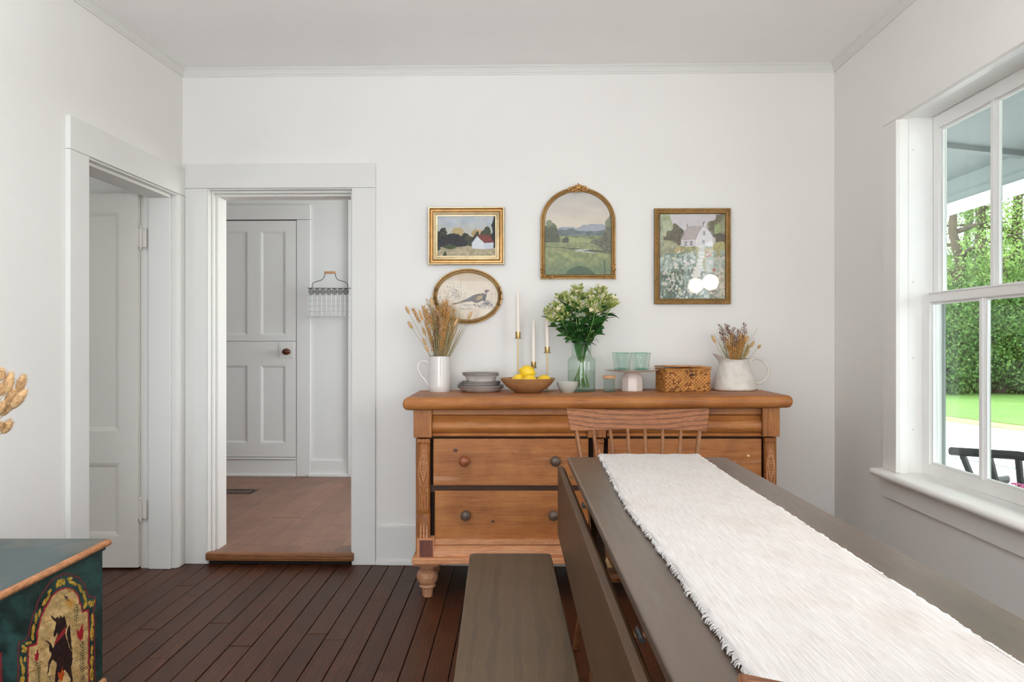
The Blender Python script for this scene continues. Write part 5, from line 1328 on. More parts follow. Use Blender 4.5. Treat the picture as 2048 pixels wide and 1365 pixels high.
# -- flared jug
fx_, fy_ = AX(1469, 3.79), 3.79; fz = ztop(fx_)
t = thing('pitcher', 'flared speckled cream pitcher with a big round handle at the right end of the sideboard', 'jug', (fx_, fy_, fz))
HP = AZ(717, 3.79) - fz
prf = [(.094, 0), (.101, .004), (.1025, .010), (.099, .022), (.0935, .045), (.086, .075), (.0775, .100), (.0700, .118), (.0655, .132), (.0655, .142), (.0700, HP)]
seg = 48; q = MB(); vs = []; inn = []
def pv(r, z, a, inner=0):
    f = max(0, (z - .118) / (HP - .118)); sp = max(0, math.cos(a - math.pi)) ** 5
    r2 = r * (1 + .0) - inner + sp * f ** 1.5 * .034; z2 = z + sp * f ** 2 * .020 + (.004 * f * math.cos(2 * (a))) - .002 * f
    return (fx_ + r2 * math.cos(a), fy_ + r2 * math.sin(a) * (1 - .0 * f), fz + z2)
rows_ = [(r, z, 0) for r, z in prf] + [(r, z, .004) for r, z in reversed(prf)]
for r, z, i_ in rows_: vs += [pv(r, max(z, .006) if i_ else z, 2 * math.pi * k / seg, i_) for k in range(seg)]
fs = [(i * seg + k, i * seg + (k + 1) % seg, (i + 1) * seg + (k + 1) % seg, (i + 1) * seg + k) for i in range(len(rows_) - 1) for k in range(seg)] + [tuple(reversed(range(seg))), tuple(range((len(rows_) - 1) * seg, len(rows_) * seg))]
q.add(vs, fs); q.build('body', M['ceramic_jug'], t, smooth=60)
P = smoothpath([(.066, 0, HP - .020), (.082, 0, HP - .006), (.105, 0, HP - .001), (.135, 0, HP - .014), (.158, 0, HP - .045), (.162, 0, HP - .072), (.150, 0, HP - .098), (.128, 0, HP - .115), (.105, 0, HP - .118), (.087, 0, HP - .112)], 36)
q = MB(); ring_tube(q, (fx_, fy_, fz), P, .0060, 12, .75); q.build('handle', M['ceramic_jug'], t, smooth=60)
# -- dried stems: each stalk a thing
def tail_head(mb, p, d, L, r, seg=9):
    d = d.normalized(); mb.tube([p, p + d * L * .12, p + d * L * .35, p + d * L * .7, p + d * L * .92, p + d * L], [r * .3, r * .8, r, r * .85, r * .5, r * .12], seg)
def fluff(mb, p, d, L, r, rs, n=40):
    """fine hairs around a seed head"""
    d = d.normalized(); a = d.orthogonal().normalized(); b = d.cross(a)
    for k in range(n):
        s = rs.uniform(.05, .95); th = rs.uniform(0, 6.28); o = a * math.cos(th) + b * math.sin(th); w = r * (math.sin(math.pi * min(1, s * .85 + .12))) 
        p0 = p + d * L * s + o * w * .8; p1 = p0 + (o * .8 + d * 1.1).normalized() * r * .75
        side = d.cross(o).normalized() * r * .05
        mb.add([p0 - side, p0 + side, p1], [(0, 1, 2)])
def stalk(kind, base, tip, rs, label, group, parent_cat='dried flower', bend=.02, headL=.04, headR=.007, name=None, hmat=None, smat=None):
    base, tip = Vector(base), Vector(tip); nm = name or {'tail': 'dried_bunny_tail', 'wheat': 'dried_wheat_stalk', 'blade': 'dried_grass_stalk', 'spray': 'dried_seed_spray'}[kind]
    t = thing(nm, label, parent_cat, base, group=group)
    d = tip - base; out = Vector((d.x, d.y, 0)); mid = base.lerp(tip, .5) - out * .06 + Vector((rs.uniform(-bend, bend), rs.uniform(-bend, bend) * .5, 0)) * d.length
    end = tip - (tip - mid).normalized() * (headL if kind != 'blade' else 0)
    P = smoothpath([base, mid, end], 8)
    q = MB(); 
    if kind == 'blade': q.tube(P, [.0025 * (1 - .75 * i / (len(P) - 1)) for i in range(len(P))], 5, flat=.5); q.build('stem', smat or M['strawg'], t, smooth=60); return t
    q.tube(P, .0009, 5); q.build('stem', smat or M['straw'], t, smooth=60)
    dd = (P[-1] - P[-2]).normalized()
    if kind == 'tail':
        q = MB(); tail_head(q, P[-1], dd, headL, headR); fluff(q, P[-1], dd, headL, headR * 1.25, rs); q.build('seed_head', hmat or M['tail'], t)
    elif kind == 'wheat':
        q = MB(); a = dd.orthogonal().normalized(); b = dd.cross(a); n = 20
        for k in range(n):
            s = k / n; th = k * 2.4; o = a * math.cos(th) + b * math.sin(th); c = P[-1] + dd * headL * s + o * headR * .42; e = (dd + o * .38).normalized()
            q.tube([c - e * .004, c + e * .002, c + e * .008], [.0006, headR * .36, .0004], 6)
            q.add([c + e * .007 - a * .0002, c + e * .007 + a * .0002, c + e * .022], [(0, 1, 2)])
        q.build('ear', hmat or M['wheat'], t)
    elif kind == 'spray':
        q = MB(); a = dd.orthogonal().normalized(); b = dd.cross(a)
        for k in range(26):
            s = k / 26; th = rs.uniform(0, 6.28); o = a * math.cos(th) + b * math.sin(th); p0 = P[-1] + dd * headL * s; L2 = .016 * (1.1 - s * .7); p1 = p0 + (o + dd * .8).normalized() * L2
            q.tube([p0, p1], .0004, 3); 
            for u_ in (.55, .8, 1.0): e = p0.lerp(p1, u_); q.tube([e, e + (o * .5 + dd).normalized() * .0035, e + (o * .5 + dd).normalized() * .006], [.0003, .0014, .0002], 4)
        q.tube([P[-1], P[-1] + dd * headL], .0006, 4); q.build('seeds', hmat or M['spray'], t)
    return t
rs = random.Random(21)
jx, jy, jz, H = jug1
def base_in(jx, jy, jz, tipx, f=.6, r=.03): 
    s = max(-1, min(1, tipx / .1)); return (jx - s * r * .6 + rs.uniform(-.010, .010), jy + rs.uniform(-r, r) * .7, jz + .014)
GA = 'bunny tails in the straight white jug'; GB = 'wheat ears in the straight white jug'; GC = 'grass stalks in the straight white jug'; GD = 'seed sprays in the straight white jug'
TL1 = ['bunny tail reaching farthest left and highest from the straight white jug', 'short-stalked bunny tail farthest left in the straight white jug, below the highest one', 'slim bunny tail third from the left above the straight white jug', 'bunny tail leaning left midway up the straight jug bouquet', 'lowest bunny tail hanging left near the rim of the straight white jug', 'bunny tail on the right half of the straight jug bouquet below the oval picture', 'bunny tail farthest right, in front of the lower rim of the oval picture', 'tallest upright bunny tail beside the left rim of the oval picture', 'bunny tail in front of the bottom left of the oval picture', 'bunny tail among the wheat left of centre in the straight jug', 'bunny tail just above the jug handle side, second lowest']
for i_, (bx_, by_, tx_, ty_, L) in enumerate([(822, 629, 811, 613, .045), (828, 657, 816, 643, .045), (845, 640, 838, 620, .06), (851, 672, 845, 655, .045), (858, 700, 845, 676, .045), (905, 684, 906, 664, .05), (936, 640, 944, 623, .05), (866, 618, 862, 595, .05), (902, 650, 915, 636, .05), (858, 665, 850, 640, .05), (849, 700, 851, 690, .04)]):
    Y = jy + rs.uniform(-.035, .03); tip = at(tx_, ty_, Y); b = base_in(jx, jy, jz, tip.x - jx)
    stalk('tail', b, tip, rs, TL1[i_], GA, headL=L * .9, headR=.0075)
for (tx_, ty_) in [(826, 617), (846, 612), (852, 618), (873, 612), (888, 603), (893, 610), (880, 622), (900, 612), (908, 618), (868, 640), (885, 640), (877, 655), (860, 630), (897, 632), (890, 660), (872, 668), (912, 635), (856, 655), (884, 608), (896, 622), (868, 618), (891, 645), (880, 680), (862, 672), (902, 645), (875, 632), (887, 670), (870, 652), (894, 600)]:
    Y = jy + rs.uniform(-.03, .03); tip = at(tx_, ty_, Y); stalk('wheat', base_in(jx, jy, jz, tip.x - jx), tip, rs, 'golden wheat ear in the straight white jug', GB, headL=.075, headR=.0115)
for (tx_, ty_) in [(884, 598), (891, 596), (897, 600), (903, 600), (907, 605), (912, 612), (918, 612), (923, 618), (928, 618), (934, 614), (941, 612), (938, 645), (930, 650), (850, 608), (856, 615), (862, 622), (870, 630), (878, 600), (887, 610), (900, 620), (911, 628), (920, 632), (926, 660), (865, 645), (859, 660), (893, 640), (905, 655), (882, 668), (874, 690), (895, 680), (888, 650), (899, 690), (915, 650), (908, 640), (903, 672)] + [(860 + (k * 37) % 62, 604 + (k * 53) % 78) for k in range(44)]:
    Y = jy + rs.uniform(-.04, .04); tip = at(tx_, ty_, Y); stalk('blade', base_in(jx, jy, jz, tip.x - jx), tip, rs, 'thin dried grass stalk in the straight white jug', GC, smat=M['strawg'] if rs.random() < .6 else M['straw'])
for (tx_, ty_) in [(856, 599), (860, 608), (866, 625), (870, 640), (868, 660), (874, 632), (871, 680), (864, 615)]:
    Y = jy + rs.uniform(-.03, .03); tip = at(tx_, ty_, Y); stalk('spray', base_in(jx, jy, jz, tip.x - jx), tip, rs, 'grey-brown seed spray in the straight white jug', GD, headL=.10, hmat=M['straw'] if rs.random() < .4 else None)
GA = 'bunny tails in the flared pitcher'; GB = 'wheat ears in the flared pitcher'; GC = 'grass stalks in the flared pitcher'; GD = 'seed sprays in the flared pitcher'
TL2 = ['bunny tail farthest left in the flared pitcher, over its spout', 'small bunny tail standing off alone to the right above the pitcher handle', 'tallest bunny tail on the right side of the pitcher bouquet', 'bunny tail leaning right between the tallest one and the lone one', 'lowest bunny tail at the right rim of the flared pitcher']
for i_, (tx_, ty_, L) in enumerate([(1423, 670, .055), (1521, 690, .026), (1497, 672, .05), (1509, 682, .045), (1498, 700, .04)]):
    Y = fy_ + rs.uniform(-.02, .02); tip = at(tx_, ty_, Y); stalk('tail', base_in(fx_ , fy_, fz, tip.x - fx_), tip, rs, TL2[i_], GA, headL=L * .8, headR=.0075)
for (tx_, ty_) in [(1462, 668), (1466, 676), (1479, 676), (1476, 690), (1490, 672), (1485, 690), (1458, 692), (1469, 695), (1497, 690), (1454, 676), (1473, 684), (1482, 668), (1464, 686), (1489, 682), (1478, 700), (1460, 702)]:
    Y = fy_ + rs.uniform(-.03, .03); tip = at(tx_, ty_, Y); stalk('wheat', base_in(fx_, fy_, fz, tip.x - fx_), tip, rs, 'golden wheat ear in the flared cream pitcher', GB, headL=.065, headR=.011)
for (tx_, ty_) in [(1428, 668), (1437, 676), (1441, 690), (1514, 657), (1505, 666), (1500, 660), (1510, 676), (1495, 665), (1446, 684), (1490, 664), (1475, 672), (1486, 680), (1503, 686), (1455, 680), (1468, 684), (1480, 684), (1450, 695), (1494, 700), (1436, 684)] + [(1444 + (k * 29) % 60, 660 + (k * 17) % 36) for k in range(30)]:
    Y = fy_ + rs.uniform(-.035, .035); tip = at(tx_, ty_, Y); stalk('blade', base_in(fx_, fy_, fz, tip.x - fx_), tip, rs, 'thin dried grass stalk in the flared cream pitcher', GC, smat=M['strawg'] if rs.random() < .5 else M['straw'])
for (tx_, ty_) in [(1440, 650), (1442, 662), (1452, 649), (1456, 652), (1467, 656), (1475, 660), (1489, 648), (1491, 660), (1448, 676), (1470, 672), (1486, 672)]:
    Y = fy_ + rs.uniform(-.03, .03); tip = at(tx_, ty_, Y); stalk('spray', base_in(fx_, fy_, fz, tip.x - fx_), tip, rs, 'reddish-brown seed spray in the flared cream pitcher', GD, headL=.06)
# -- plates and bowls
px0, pY = AX(961, 3.815), 3.815; pz = ztop(px0)
def plate(z, r, h, name, label, seed, deep=.0, cx_=0, fr=.62):
    t = thing(name, label, 'plate' if name == 'plate' else 'bowl', (px0 + cx_, pY, z), group=None)
    w = random.Random(seed); ph = [w.uniform(0, 6.28) for _ in range(3)]
    md = lambda a, rr, zz: 1 + (.012 * math.sin(5 * a + ph[0]) + .008 * math.sin(9 * a + ph[1])) * min(1, rr / r) ** 3
    if deep: pr = [(0, 0), (r * fr, 0), (r * .70, .004), (r * .78, h * .45), (r * .83, h * .78), (r * .97, h * .93), (r, h), (r * .965, h - .0015), (r * .82, h * .84), (r * .74, h * .45), (r * .6, .007), (0, .006)]
    else: pr = [(0, 0), (r * .70, 0), (r * .76, .003), (r * .93, h * .7), (r, h), (r * .97, h), (r * .90, h * .75), (r * .72, .0065), (0, .006)]
    q = MB(); q.lathe(pr, (px0 + cx_, pY, z), 48, mod=md); q.build('body', M['plate'], t, smooth=50)
    q = MB(); q.lathe([(r * .985, h - .0008), (r * 1.003, h - .0003), (r * 1.003, h + .0008), (r * .985, h + .0008)], (px0 + cx_, pY, z), 48, mod=md)
    q.build('rim_edge', M['rimbrown'], t)
    return t
plate(pz, .112, .0225, 'plate', 'grey-white plate with dark uneven rim at the bottom of the stack', 1)
plate(pz + .0075, .112, .0245, 'plate', 'grey-white plate second from the bottom of the stack', 2, cx_=.001)
plate(pz + .0220, .100, .0205, 'plate', 'smaller grey-white plate third from the bottom of the stack', 3, cx_=-.004)
plate(pz + .0285, .094, .0210, 'plate', 'smaller grey-white plate just beneath the two bowls of the stack', 4, cx_=.002)
plate(pz + .0355, .088, .0460, 'bowl', 'lower of two shallow grey-white bowls on the plate stack', 5, 1, .003)
plate(pz + .0435, .089, .0470, 'bowl', 'topmost shallow grey-white bowl on the plate stack', 6, 1, .0)
# -- wooden bowl with lemons
bx_, bY = AX(1055.5, 3.745), 3.745; bz_ = ztop(bx_)
t = thing('wooden_bowl', 'wide turned wooden bowl holding lemons', 'bowl', (bx_, bY, bz_))
q = MB(); rb = .129; hb = AZ(757, 3.745) - bz_
q.lathe([(0, 0), (.058, 0), (.062, .003), (.085, .016), (.105, .032), (.120, .050), (rb, hb), (rb - .003, hb + .001), (.115, .051), (.098, .032), (.07, .015), (0, .010)], (bx_, bY, bz_), 48); q.build('body', M['bowlwood'], t, smooth=50)
def lemon(px, py, Y, rr, rot, label):
    c = at(px, py, Y); t = thing('lemon', label, 'lemon', c)
    Mx = Matrix.Rotation(rot, 4, 'Y') @ Matrix.Rotation(R(90), 4, 'Y'); q = MB()
    q.lathe([(0, -1.24), (.10, -1.20), (.22, -1.10), (.55, -.88), (.85, -.5), (.97, 0), (.86, .5), (.55, .88), (.20, 1.10), (.10, 1.17), (0, 1.2)][::1], c, 22, M=Mx @ Matrix.Scale(rr, 4)); q.build('peel', M['lemon'], t, smooth=80)
    q = MB(); e = c + Mx @ Vector((0, 0, 1.2 * rr)); q.ball(e, rr * .09, 6, 4); q.build('stem_end', M['stem'], t)
lemon(1054.5, 744.5, 3.745, .0335, R(14), 'large lemon on top of the pile in the wooden bowl')
lemon(1039, 760.5, 3.75, .031, R(5), 'lemon low at the left under the large one in the wooden bowl')
lemon(1059, 762, 3.700, .030, R(0), 'lemon in front beneath the large one in the wooden bowl')
lemon(1088, 762.5, 3.755, .031, R(-6), 'lemon at the right side of the wooden bowl')
# -- candlesticks
def candlestick(px, Y, py_cup0, py_cup1, py_tip, label, clabel, cupw=5.2):
    x = AX(px, Y); z = ztop(x); zc0, zc1, zt_ = AZ(py_cup1, Y), AZ(py_cup0, Y), AZ(py_tip, Y)
    t = thing('candlestick', label, 'candlestick', (x, Y, z)); r = cupw * Y / F
    q = MB(); q.lathe([(0, 0), (.034, 0), (.035, .0015), (.034, .003), (.006, .0045), (0, .0045)], (x, Y, z), 32); q.build('base', M['brass'], t, smooth=40)
    q = MB(); q.tube([(x, Y, z + .003), (x, Y, zc0)], .0030, 12); q.build('pole', M['brass'], t, smooth=60)
    q = MB(); q.lathe([(0, 0), (.0185, 0), (.0190, .0012), (.0185, .0024), (.004, .0026), (0, .0026)], (x, Y, zc0 - .002), 28); q.build('drip_tray', M['brass'], t, smooth=40)
    h = zc1 - zc0; q = MB(); q.lathe([(r * .98, 0), (r, .001), (r, h), (r * .88, h), (r * .88, .006), (0, .006)], (x, Y, zc0), 24); q.build('cup', M['brass'], t, smooth=40)
    c = thing('candle', clabel, 'candle', (x, Y, zc0 + .006)); hc = zt_ - (zc0 + .006)
    q = MB(); q.lathe([(0, 0), (.0085, 0), (.0100, h), (.0096, hc * .4), (.0062, hc * .96), (.0035, hc * .992), (0, hc)], (x, Y, zc0 + .006), 20); q.build('wax', M['wax'], c, smooth=50)
    q = MB(); q.tube([(x, Y, zt_ - .001), (x + .0008, Y, zt_ + .007)], .0006, 5); q.build('wick', M['wax'], c)
candlestick(1036, 3.87, 664, 677, 580, 'tallest brass candlestick, leftmost of the three', 'cream taper candle in the tallest brass candlestick')
candlestick(1067, 3.875, 724, 736, 641, 'short brass candlestick behind the lemons', 'cream taper candle in the short brass candlestick behind the lemons')
candlestick(1094.5, 3.84, 694, 706, 611, 'middle-height brass candlestick right of the lemon bowl', 'cream taper candle partly behind the flowers, rightmost of the three')
# -- little bowl
x, Y = AX(1135, 3.70), 3.70; z = ztop(x)
t = thing('small_bowl', 'small pale grey-green bowl in front of the flower vase', 'bowl', (x, Y, z)); h = AZ(764, Y) - z
q = MB(); q.lathe([(0, 0), (.026, 0), (.028, .004), (.040, .016), (.048, .032), (.0512, h), (.0495, h + .0005), (.046, .033), (.036, .016), (0, .008)], (x, Y, z), 40); q.build('body', M['celadon'], t, smooth=50)
# -- glass vase
vx, vY = AX(1163, 3.80), 3.80; vz = ztop(vx)
t = thing('glass_vase', 'wide-shouldered pale green glass vase holding fresh flowers', 'vase', (vx, vY, vz)); VH = AZ(684, vY) - vz
pr = [(0, 0), (.060, 0), (.0655, .005), (.0665, .02), (.0665, .135), (.0655, .150), (.060, .158), (.051, .163), (.0475, .168), (.0468, .175), (.0470, VH - .012), (.0485, VH - .006), (.0485, VH - .002), (.047, VH)]
q = MB(); q.lathe(pr + [(r - .0035 if r > .01 else 0, z if z > .1 else z + .006) for r, z in pr[::-1]][:-1] + [(0, .009)], (vx, vY, vz), 48); q.build('body', M['glass'], t, smooth=50)
q = MB(); q.lathe([(0, .0095), (.058, .010), (.0625, .02), (.0625, .098), (0, .098)], (vx, vY, vz), 40); q.build('water', M['water'], t, smooth=50)
q = MB(); q.lathe([(.0488, VH - .004), (.0495, VH - .0015), (.0475, VH + .0005), (.0462, VH - .002)], (vx, vY, vz), 40); q.build('rim', M['tumbler'], t, smooth=60)
q = MB(); q.lathe([(.052, .001), (.0668, .0035), (.0668, .008), (.052, .006)], (vx, vY, vz), 40); q.build('base_ring', M['tumbase'], t, smooth=60)
# -- fresh flower stems
def leafmesh(mb, p, d, L, w, rs, droop=.35):
    d = Vector(d).normalized(); side = d.cross(Vector((0, 0, 1))); side = side.normalized() if side.length > .05 else Vector((1, 0, 0)); up = side.cross(d).normalized()
    tw = rs.uniform(-.9, .9); side = (side * math.cos(tw) + up * math.sin(tw)).normalized(); nrm = side.cross(d).normalized()
    n = 6; vs = []
    for i in range(n + 1):
        s = i / n; c = Vector(p) + d * L * s - Vector((0, 0, 1)) * droop * L * s * s; ww = w * math.sin(math.pi * (s * .93 + .04)) ** .8
        vs += [c - side * ww + nrm * ww * .25, c, c + side * ww + nrm * ww * .25]
    fs = [(i * 3 + j, i * 3 + j + 1, i * 3 + j + 4, i * 3 + j + 3) for i in range(n) for j in range(2)]
    mb.add(vs, fs)
rs = random.Random(33)
tips = [(1098, 622), (1104, 636), (1112, 608), (1120, 592), (1131, 588), (1118, 618), (1138, 600), (1147, 582), (1156, 574), (1150, 604), (1162, 590), (1166, 610), (1175, 590), (1184, 600), (1192, 584), (1202, 577), (1200, 600), (1212, 592), (1224, 598), (1214, 610), (1205, 618), (1190, 616), (1180, 622), (1126, 630), (1140, 620), (1222, 606)]
for i, (tx_, ty_) in enumerate(tips):
    Y = vY + rs.uniform(-.085, .075); tip = at(tx_, ty_ + 8, Y); ax = tip.x - vx
    b = Vector((vx - max(-.035, min(.035, ax * .35)) + rs.uniform(-.012, .012), vY + rs.uniform(-.03, .03), vz + .013 + rs.uniform(0, .012)))
    neck = Vector((vx + max(-.033, min(.033, ax * .30)), vY + max(-.028, min(.028, (Y - vY) * .4)), vz + VH - .01))
    t = thing('flower_stem', 'fresh stem of cream-green flower buds and leaves in the glass vase', 'flower', b, group='fresh flower stems in the glass vase')
    P = smoothpath([b, neck, neck.lerp(tip, .5) + Vector((ax * .05, 0, -.004)), tip], 15)
    q = MB(); q.tube(P, [.0030 - .0014 * k / (len(P) - 1) for k in range(len(P))], 6); q.build('stem', M['stem'], t, smooth=60)
    for k in range(12):
        s = rs.uniform(.36, .93); p = P[int(s * (len(P) - 1))]; a_ = rs.uniform(0, 6.28); dd = Vector((math.cos(a_), math.sin(a_) * .8, rs.uniform(.2, 1.2)))
        q = MB(); leafmesh(q, p, dd, rs.uniform(.045, .075), rs.uniform(.007, .012), rs, rs.uniform(.1, .6)); q.build('leaf', M['leafg'], t, smooth=60)
    if i % 6 == 0:
        q = MB(); p = neck + Vector((.0, -.01, .03)); leafmesh(q, p, (rs.uniform(-.5, .8), -.5, -.5), .085, .011, rs, .6); q.build('leaf', M['leafg'], t, smooth=60)
    # buds in a loose umbel
    dm = (P[-1] - P[-2]).normalized()
    for kind, n, mt, sz_ in (('bud', 16, 'bud', .0125), ('green_bud', 17, 'budg', .0115), ('blossom', 3 if i in (13, 15, 19, 20, 21, 22, 17) else 1, 'budw', .013)):
        q = MB()
        for k in range(n):
            a_ = rs.uniform(0, 6.28); sp = rs.uniform(.2, .95); o = (Vector((math.cos(a_), math.sin(a_), 0)) * sp + Vector((0, 0, rs.uniform(.2, 1.0)))).normalized(); Ls = rs.uniform(.010, .038); e = tip + o * Ls - dm * .006
            if kind == 'green_bud': q.tube([tip - dm * .012, e], .0007, 4)
            r = sz_ * rs.uniform(.7, 1.1)
            if kind == 'blossom':
                for j in range(6):
                    b2 = j * 1.047; s2 = o.orthogonal().normalized(); s3 = o.cross(s2); dd = (o * .8 + (s2 * math.cos(b2) + s3 * math.sin(b2)) * .75).normalized(); q.tube([e, e + dd * r * .7, e + dd * r * 1.3 + (s2 * math.cos(b2) + s3 * math.sin(b2)) * r * .25], [.0012, r * .33, .0008], 5, flat=.35)
            else: q.tube([e - o * r * .2, e + o * r * .25, e + o * r * .8, e + o * r * 1.35], [r * .14, r * .34, r * .36, r * .08], 7)
        nm = {'bud': 'cream_buds', 'green_bud': 'green_buds', 'blossom': 'open_blossoms'}[kind]; o_ = q.build(nm, M[mt], t, smooth=60); o_['kind'] = 'stuff'
# -- small jar with wooden lid
x, Y = AX(1218.5, 3.72), 3.72; z = ztop(x)
t = thing('small_jar', 'small faceted glass jar with a pale wooden lid', 'jar', (x, Y, z)); h = AZ(758, Y) - z
fac = lambda a, r, zz: 1 / math.cos(((a + math.pi / 8) % (math.pi / 4)) - math.pi / 8) * .965
q = MB(); pr = [(0, 0), (.024, 0), (.0265, .003), (.0268, .010), (.0265, h - .004), (.0245, h)]; q.lathe(pr + [(.0235, h), (.0242, .012), (0, .009)], (x, Y, z), 32, mod=fac); q.build('body', M['glass'], t, smooth=25)
q = MB(); q.lathe([(.021, .0), (.0262, .001), (.0268, .007), (.0, .007)], (x, Y, z + .001), 32, mod=fac); q.build('thick_base', M['tumbase'], t, smooth=30)
q = MB(); q.lathe([(0, 0), (.022, 0), (.0295, .002), (.0298, .0125), (.028, .0145), (0, .0148)], (x, Y, z + h), 32); q.build('lid', M['cork'], t, smooth=40)
# -- cake stand
x, Y = AX(1264, 3.79), 3.79; z = ztop(x); ksx, ksY = x, Y
t = thing('cake_stand', 'white ceramic cake stand with octagonal foot and scalloped plate', 'cake stand', (x, Y, z)); hp = AZ(743, Y) - z
octa = lambda a, r, zz: (1 / math.cos(((a + math.pi / 8 + .1) % (math.pi / 4)) - math.pi / 8)) if zz < .062 else 1 + (1 / math.cos(((a + math.pi / 8 + .1) % (math.pi / 4)) - math.pi / 8) - 1) * max(0, 1 - (zz - .062) / .02)
q = MB(); q.lathe([(0, 0), (.046, 0), (.0475, .002), (.0470, .058), (.0455, .066), (.040, .078), (.028, hp - .004), (.0, hp - .002)], (x, Y, z), 64, mod=octa); q.build('pedestal', M['cakew'], t, smooth=22)
sc_ = lambda a, r, zz: 1 + (.012 * abs(math.sin(9 * a)) - .006) * min(1, (r / .125)) ** 6
q = MB(); q.lathe([(0, hp - .004), (.045, hp - .004), (.09, hp - .001), (.120, hp + .004), (.1260, hp + .008), (.1235, hp + .0085), (.115, hp + .006), (.08, hp + .0035), (0, hp + .003)], (x, Y, z), 108, mod=sc_); q.build('plate', M['cakew'], t, smooth=50)
zg = z + hp + .0045
for (px, Yg, lab) in ((1247.5, 3.745, 'aqua glass tumbler at the front left of the cake stand'), (1285.0, 3.745, 'aqua glass tumbler at the front right of the cake stand'), (1240.5, 3.835, 'aqua glass tumbler behind the front left one on the cake stand'), (1279.0, 3.835, 'aqua glass tumbler behind the front right one on the cake stand')):
    gx = AX(px, Yg); t = thing('tumbler', lab, 'glass', (gx, Yg, zg)); hg = .083; rt, rb_ = .0395, .0285
    fac9 = lambda a, r, zz: 1 + (.010 * math.cos(9 * a) if zz > .012 and zz < hg - .006 else 0)
    q = MB(); q.lathe([(rb_ - .001, 0), (rb_, .002), (rt, hg - .002), (rt, hg), (rt - .0025, hg), (rt - .0035, hg - .004), (rb_ - .002, .014), (0, .013)], (gx, Yg, zg), 54, mod=fac9); q.build('body', M['tumbler'], t, smooth=50)
    q = MB(); q.lathe([(0, 0), (rb_ - .0015, 0), (rb_ - .0005, .003), (rb_ - .0, .011), (0, .0125)], (gx, Yg, zg), 36); q.build('thick_base', M['tumbase'], t, smooth=50)
    q = MB(); q.lathe([(rt + .0002, hg - .0018), (rt + .0004, hg + .0004), (rt - .0024, hg + .0006), (rt - .0028, hg - .0012)], (gx, Yg, zg), 40); q.build('rim', M['tumbase'], t, smooth=50)
# -- woven basket box
c0 = Vector((AX(1332, 3.70), 3.70)); c1 = Vector((AX(1421.5, 3.735), 3.735)); dx_ = (c1 - c0).normalized(); dy_ = Vector((-dx_.y, dx_.x)); Wb = (c1 - c0).length; Db = .145; zb = ztop(c0.x + .1); Hb = .107
ctr = c0 + dx_ * Wb / 2 + dy_ * Db / 2
rzb = math.atan2(dx_.y, dx_.x)
t = thing('woven_basket', 'rectangular woven tan basket box with a lid and toggle cord', 'basket', (ctr.x, ctr.y, zb), rzb)
M['weave'] = wood('woven_reed', '#6e3f17', '#b87a3a', '#d79c58', 'x', 20, .6, 2, blotch=.7, contrast=.7, pore=60)
M['reed1'] = plain('light_reed', '#cf9550', .6, var=.25, vs=40); M['reed2'] = plain('tan_reed', '#a56a30', .6, var=.25, vs=40); M['reed3'] = plain('brown_reed', '#774618', .6, var=.2)
M['cord'] = plain('dark_cord', '#3a2318', .7)
q = MB(); hx, hy = Wb / 2, Db / 2
q.box(-hx + .004, hx - .004, -hy + .004, hy - .004, 0.002, Hb - .004); q.build('body', M['weave'], t, local=True, bevel=.006)
q = MB(); rs = random.Random(3); st_w = .0078
def strand(mb, o, ux, uz, nrm, cx, cz, horiz):
    L, W_ = (.0074, .0030) if horiz else (.0030, .0074)
    a_, b_ = cx, cz; P = []
    A_ = o + ux * a_ + uz * b_
    L2 = L if horiz else W_; 
    u1_, u2_ = (ux * .93 + uz * .36, uz * .93 - ux * .36) if horiz else (uz * .93 - ux * .36, ux * .93 + uz * .36)
    u1_, u2_ = u1_ * .0084, u2_ * .0044
    vs = [A_ - u1_ - nrm * .0006, A_ - u2_ + nrm * .0008, A_ + u1_ - nrm * .0006, A_ + u2_ + nrm * .0008, A_ + nrm * .0026]
    mb.cur = (0 if horiz else 1) if rs.random() < .8 else 2
    mb.add(vs, [(0, 1, 4), (1, 2, 4), (2, 3, 4), (3, 0, 4)])
X_, Z_, Y_ = Vector((1, 0, 0)), Vector((0, 0, 1)), Vector((0, 1, 0))
for (o, ux, uz, nr, LL, HH) in ((Vector((-hx, -hy, 0)), X_, Z_, -Y_, Wb, Hb), (Vector((-hx, -hy, 0)), Y_, Z_, -X_, Db, Hb), (Vector((hx, -hy, 0)), Y_, Z_, X_, Db, Hb), (Vector((-hx, hy, 0)), X_, Z_, Y_, Wb, Hb)):
    oo = o - nr * .0035; ni, nj = int(LL / .0082), int(HH / .0082)
    for i in range(ni):
        for j in range(nj): strand(q, oo, ux, uz, nr, (i + .5) * LL / ni, (j + .5) * HH / nj, (i + j) % 2 == 0)
o = q.build('weave', [M['reed1'], M['reed2'], M['reed3']], t, local=True, smooth=20); o['kind'] = 'stuff'
q = MB()
for k in range(60):
    s0 = k / 60; 
q = MB(); q.tube([(-hx, -hy, Hb - .003), (hx, -hy, Hb - .003), (hx, hy, Hb - .003), (-hx, hy, Hb - .003), (-hx, -hy + .001, Hb - .003)], .0035, 8); q.build('braided_rim', M['weave'], t, local=True, smooth=40)
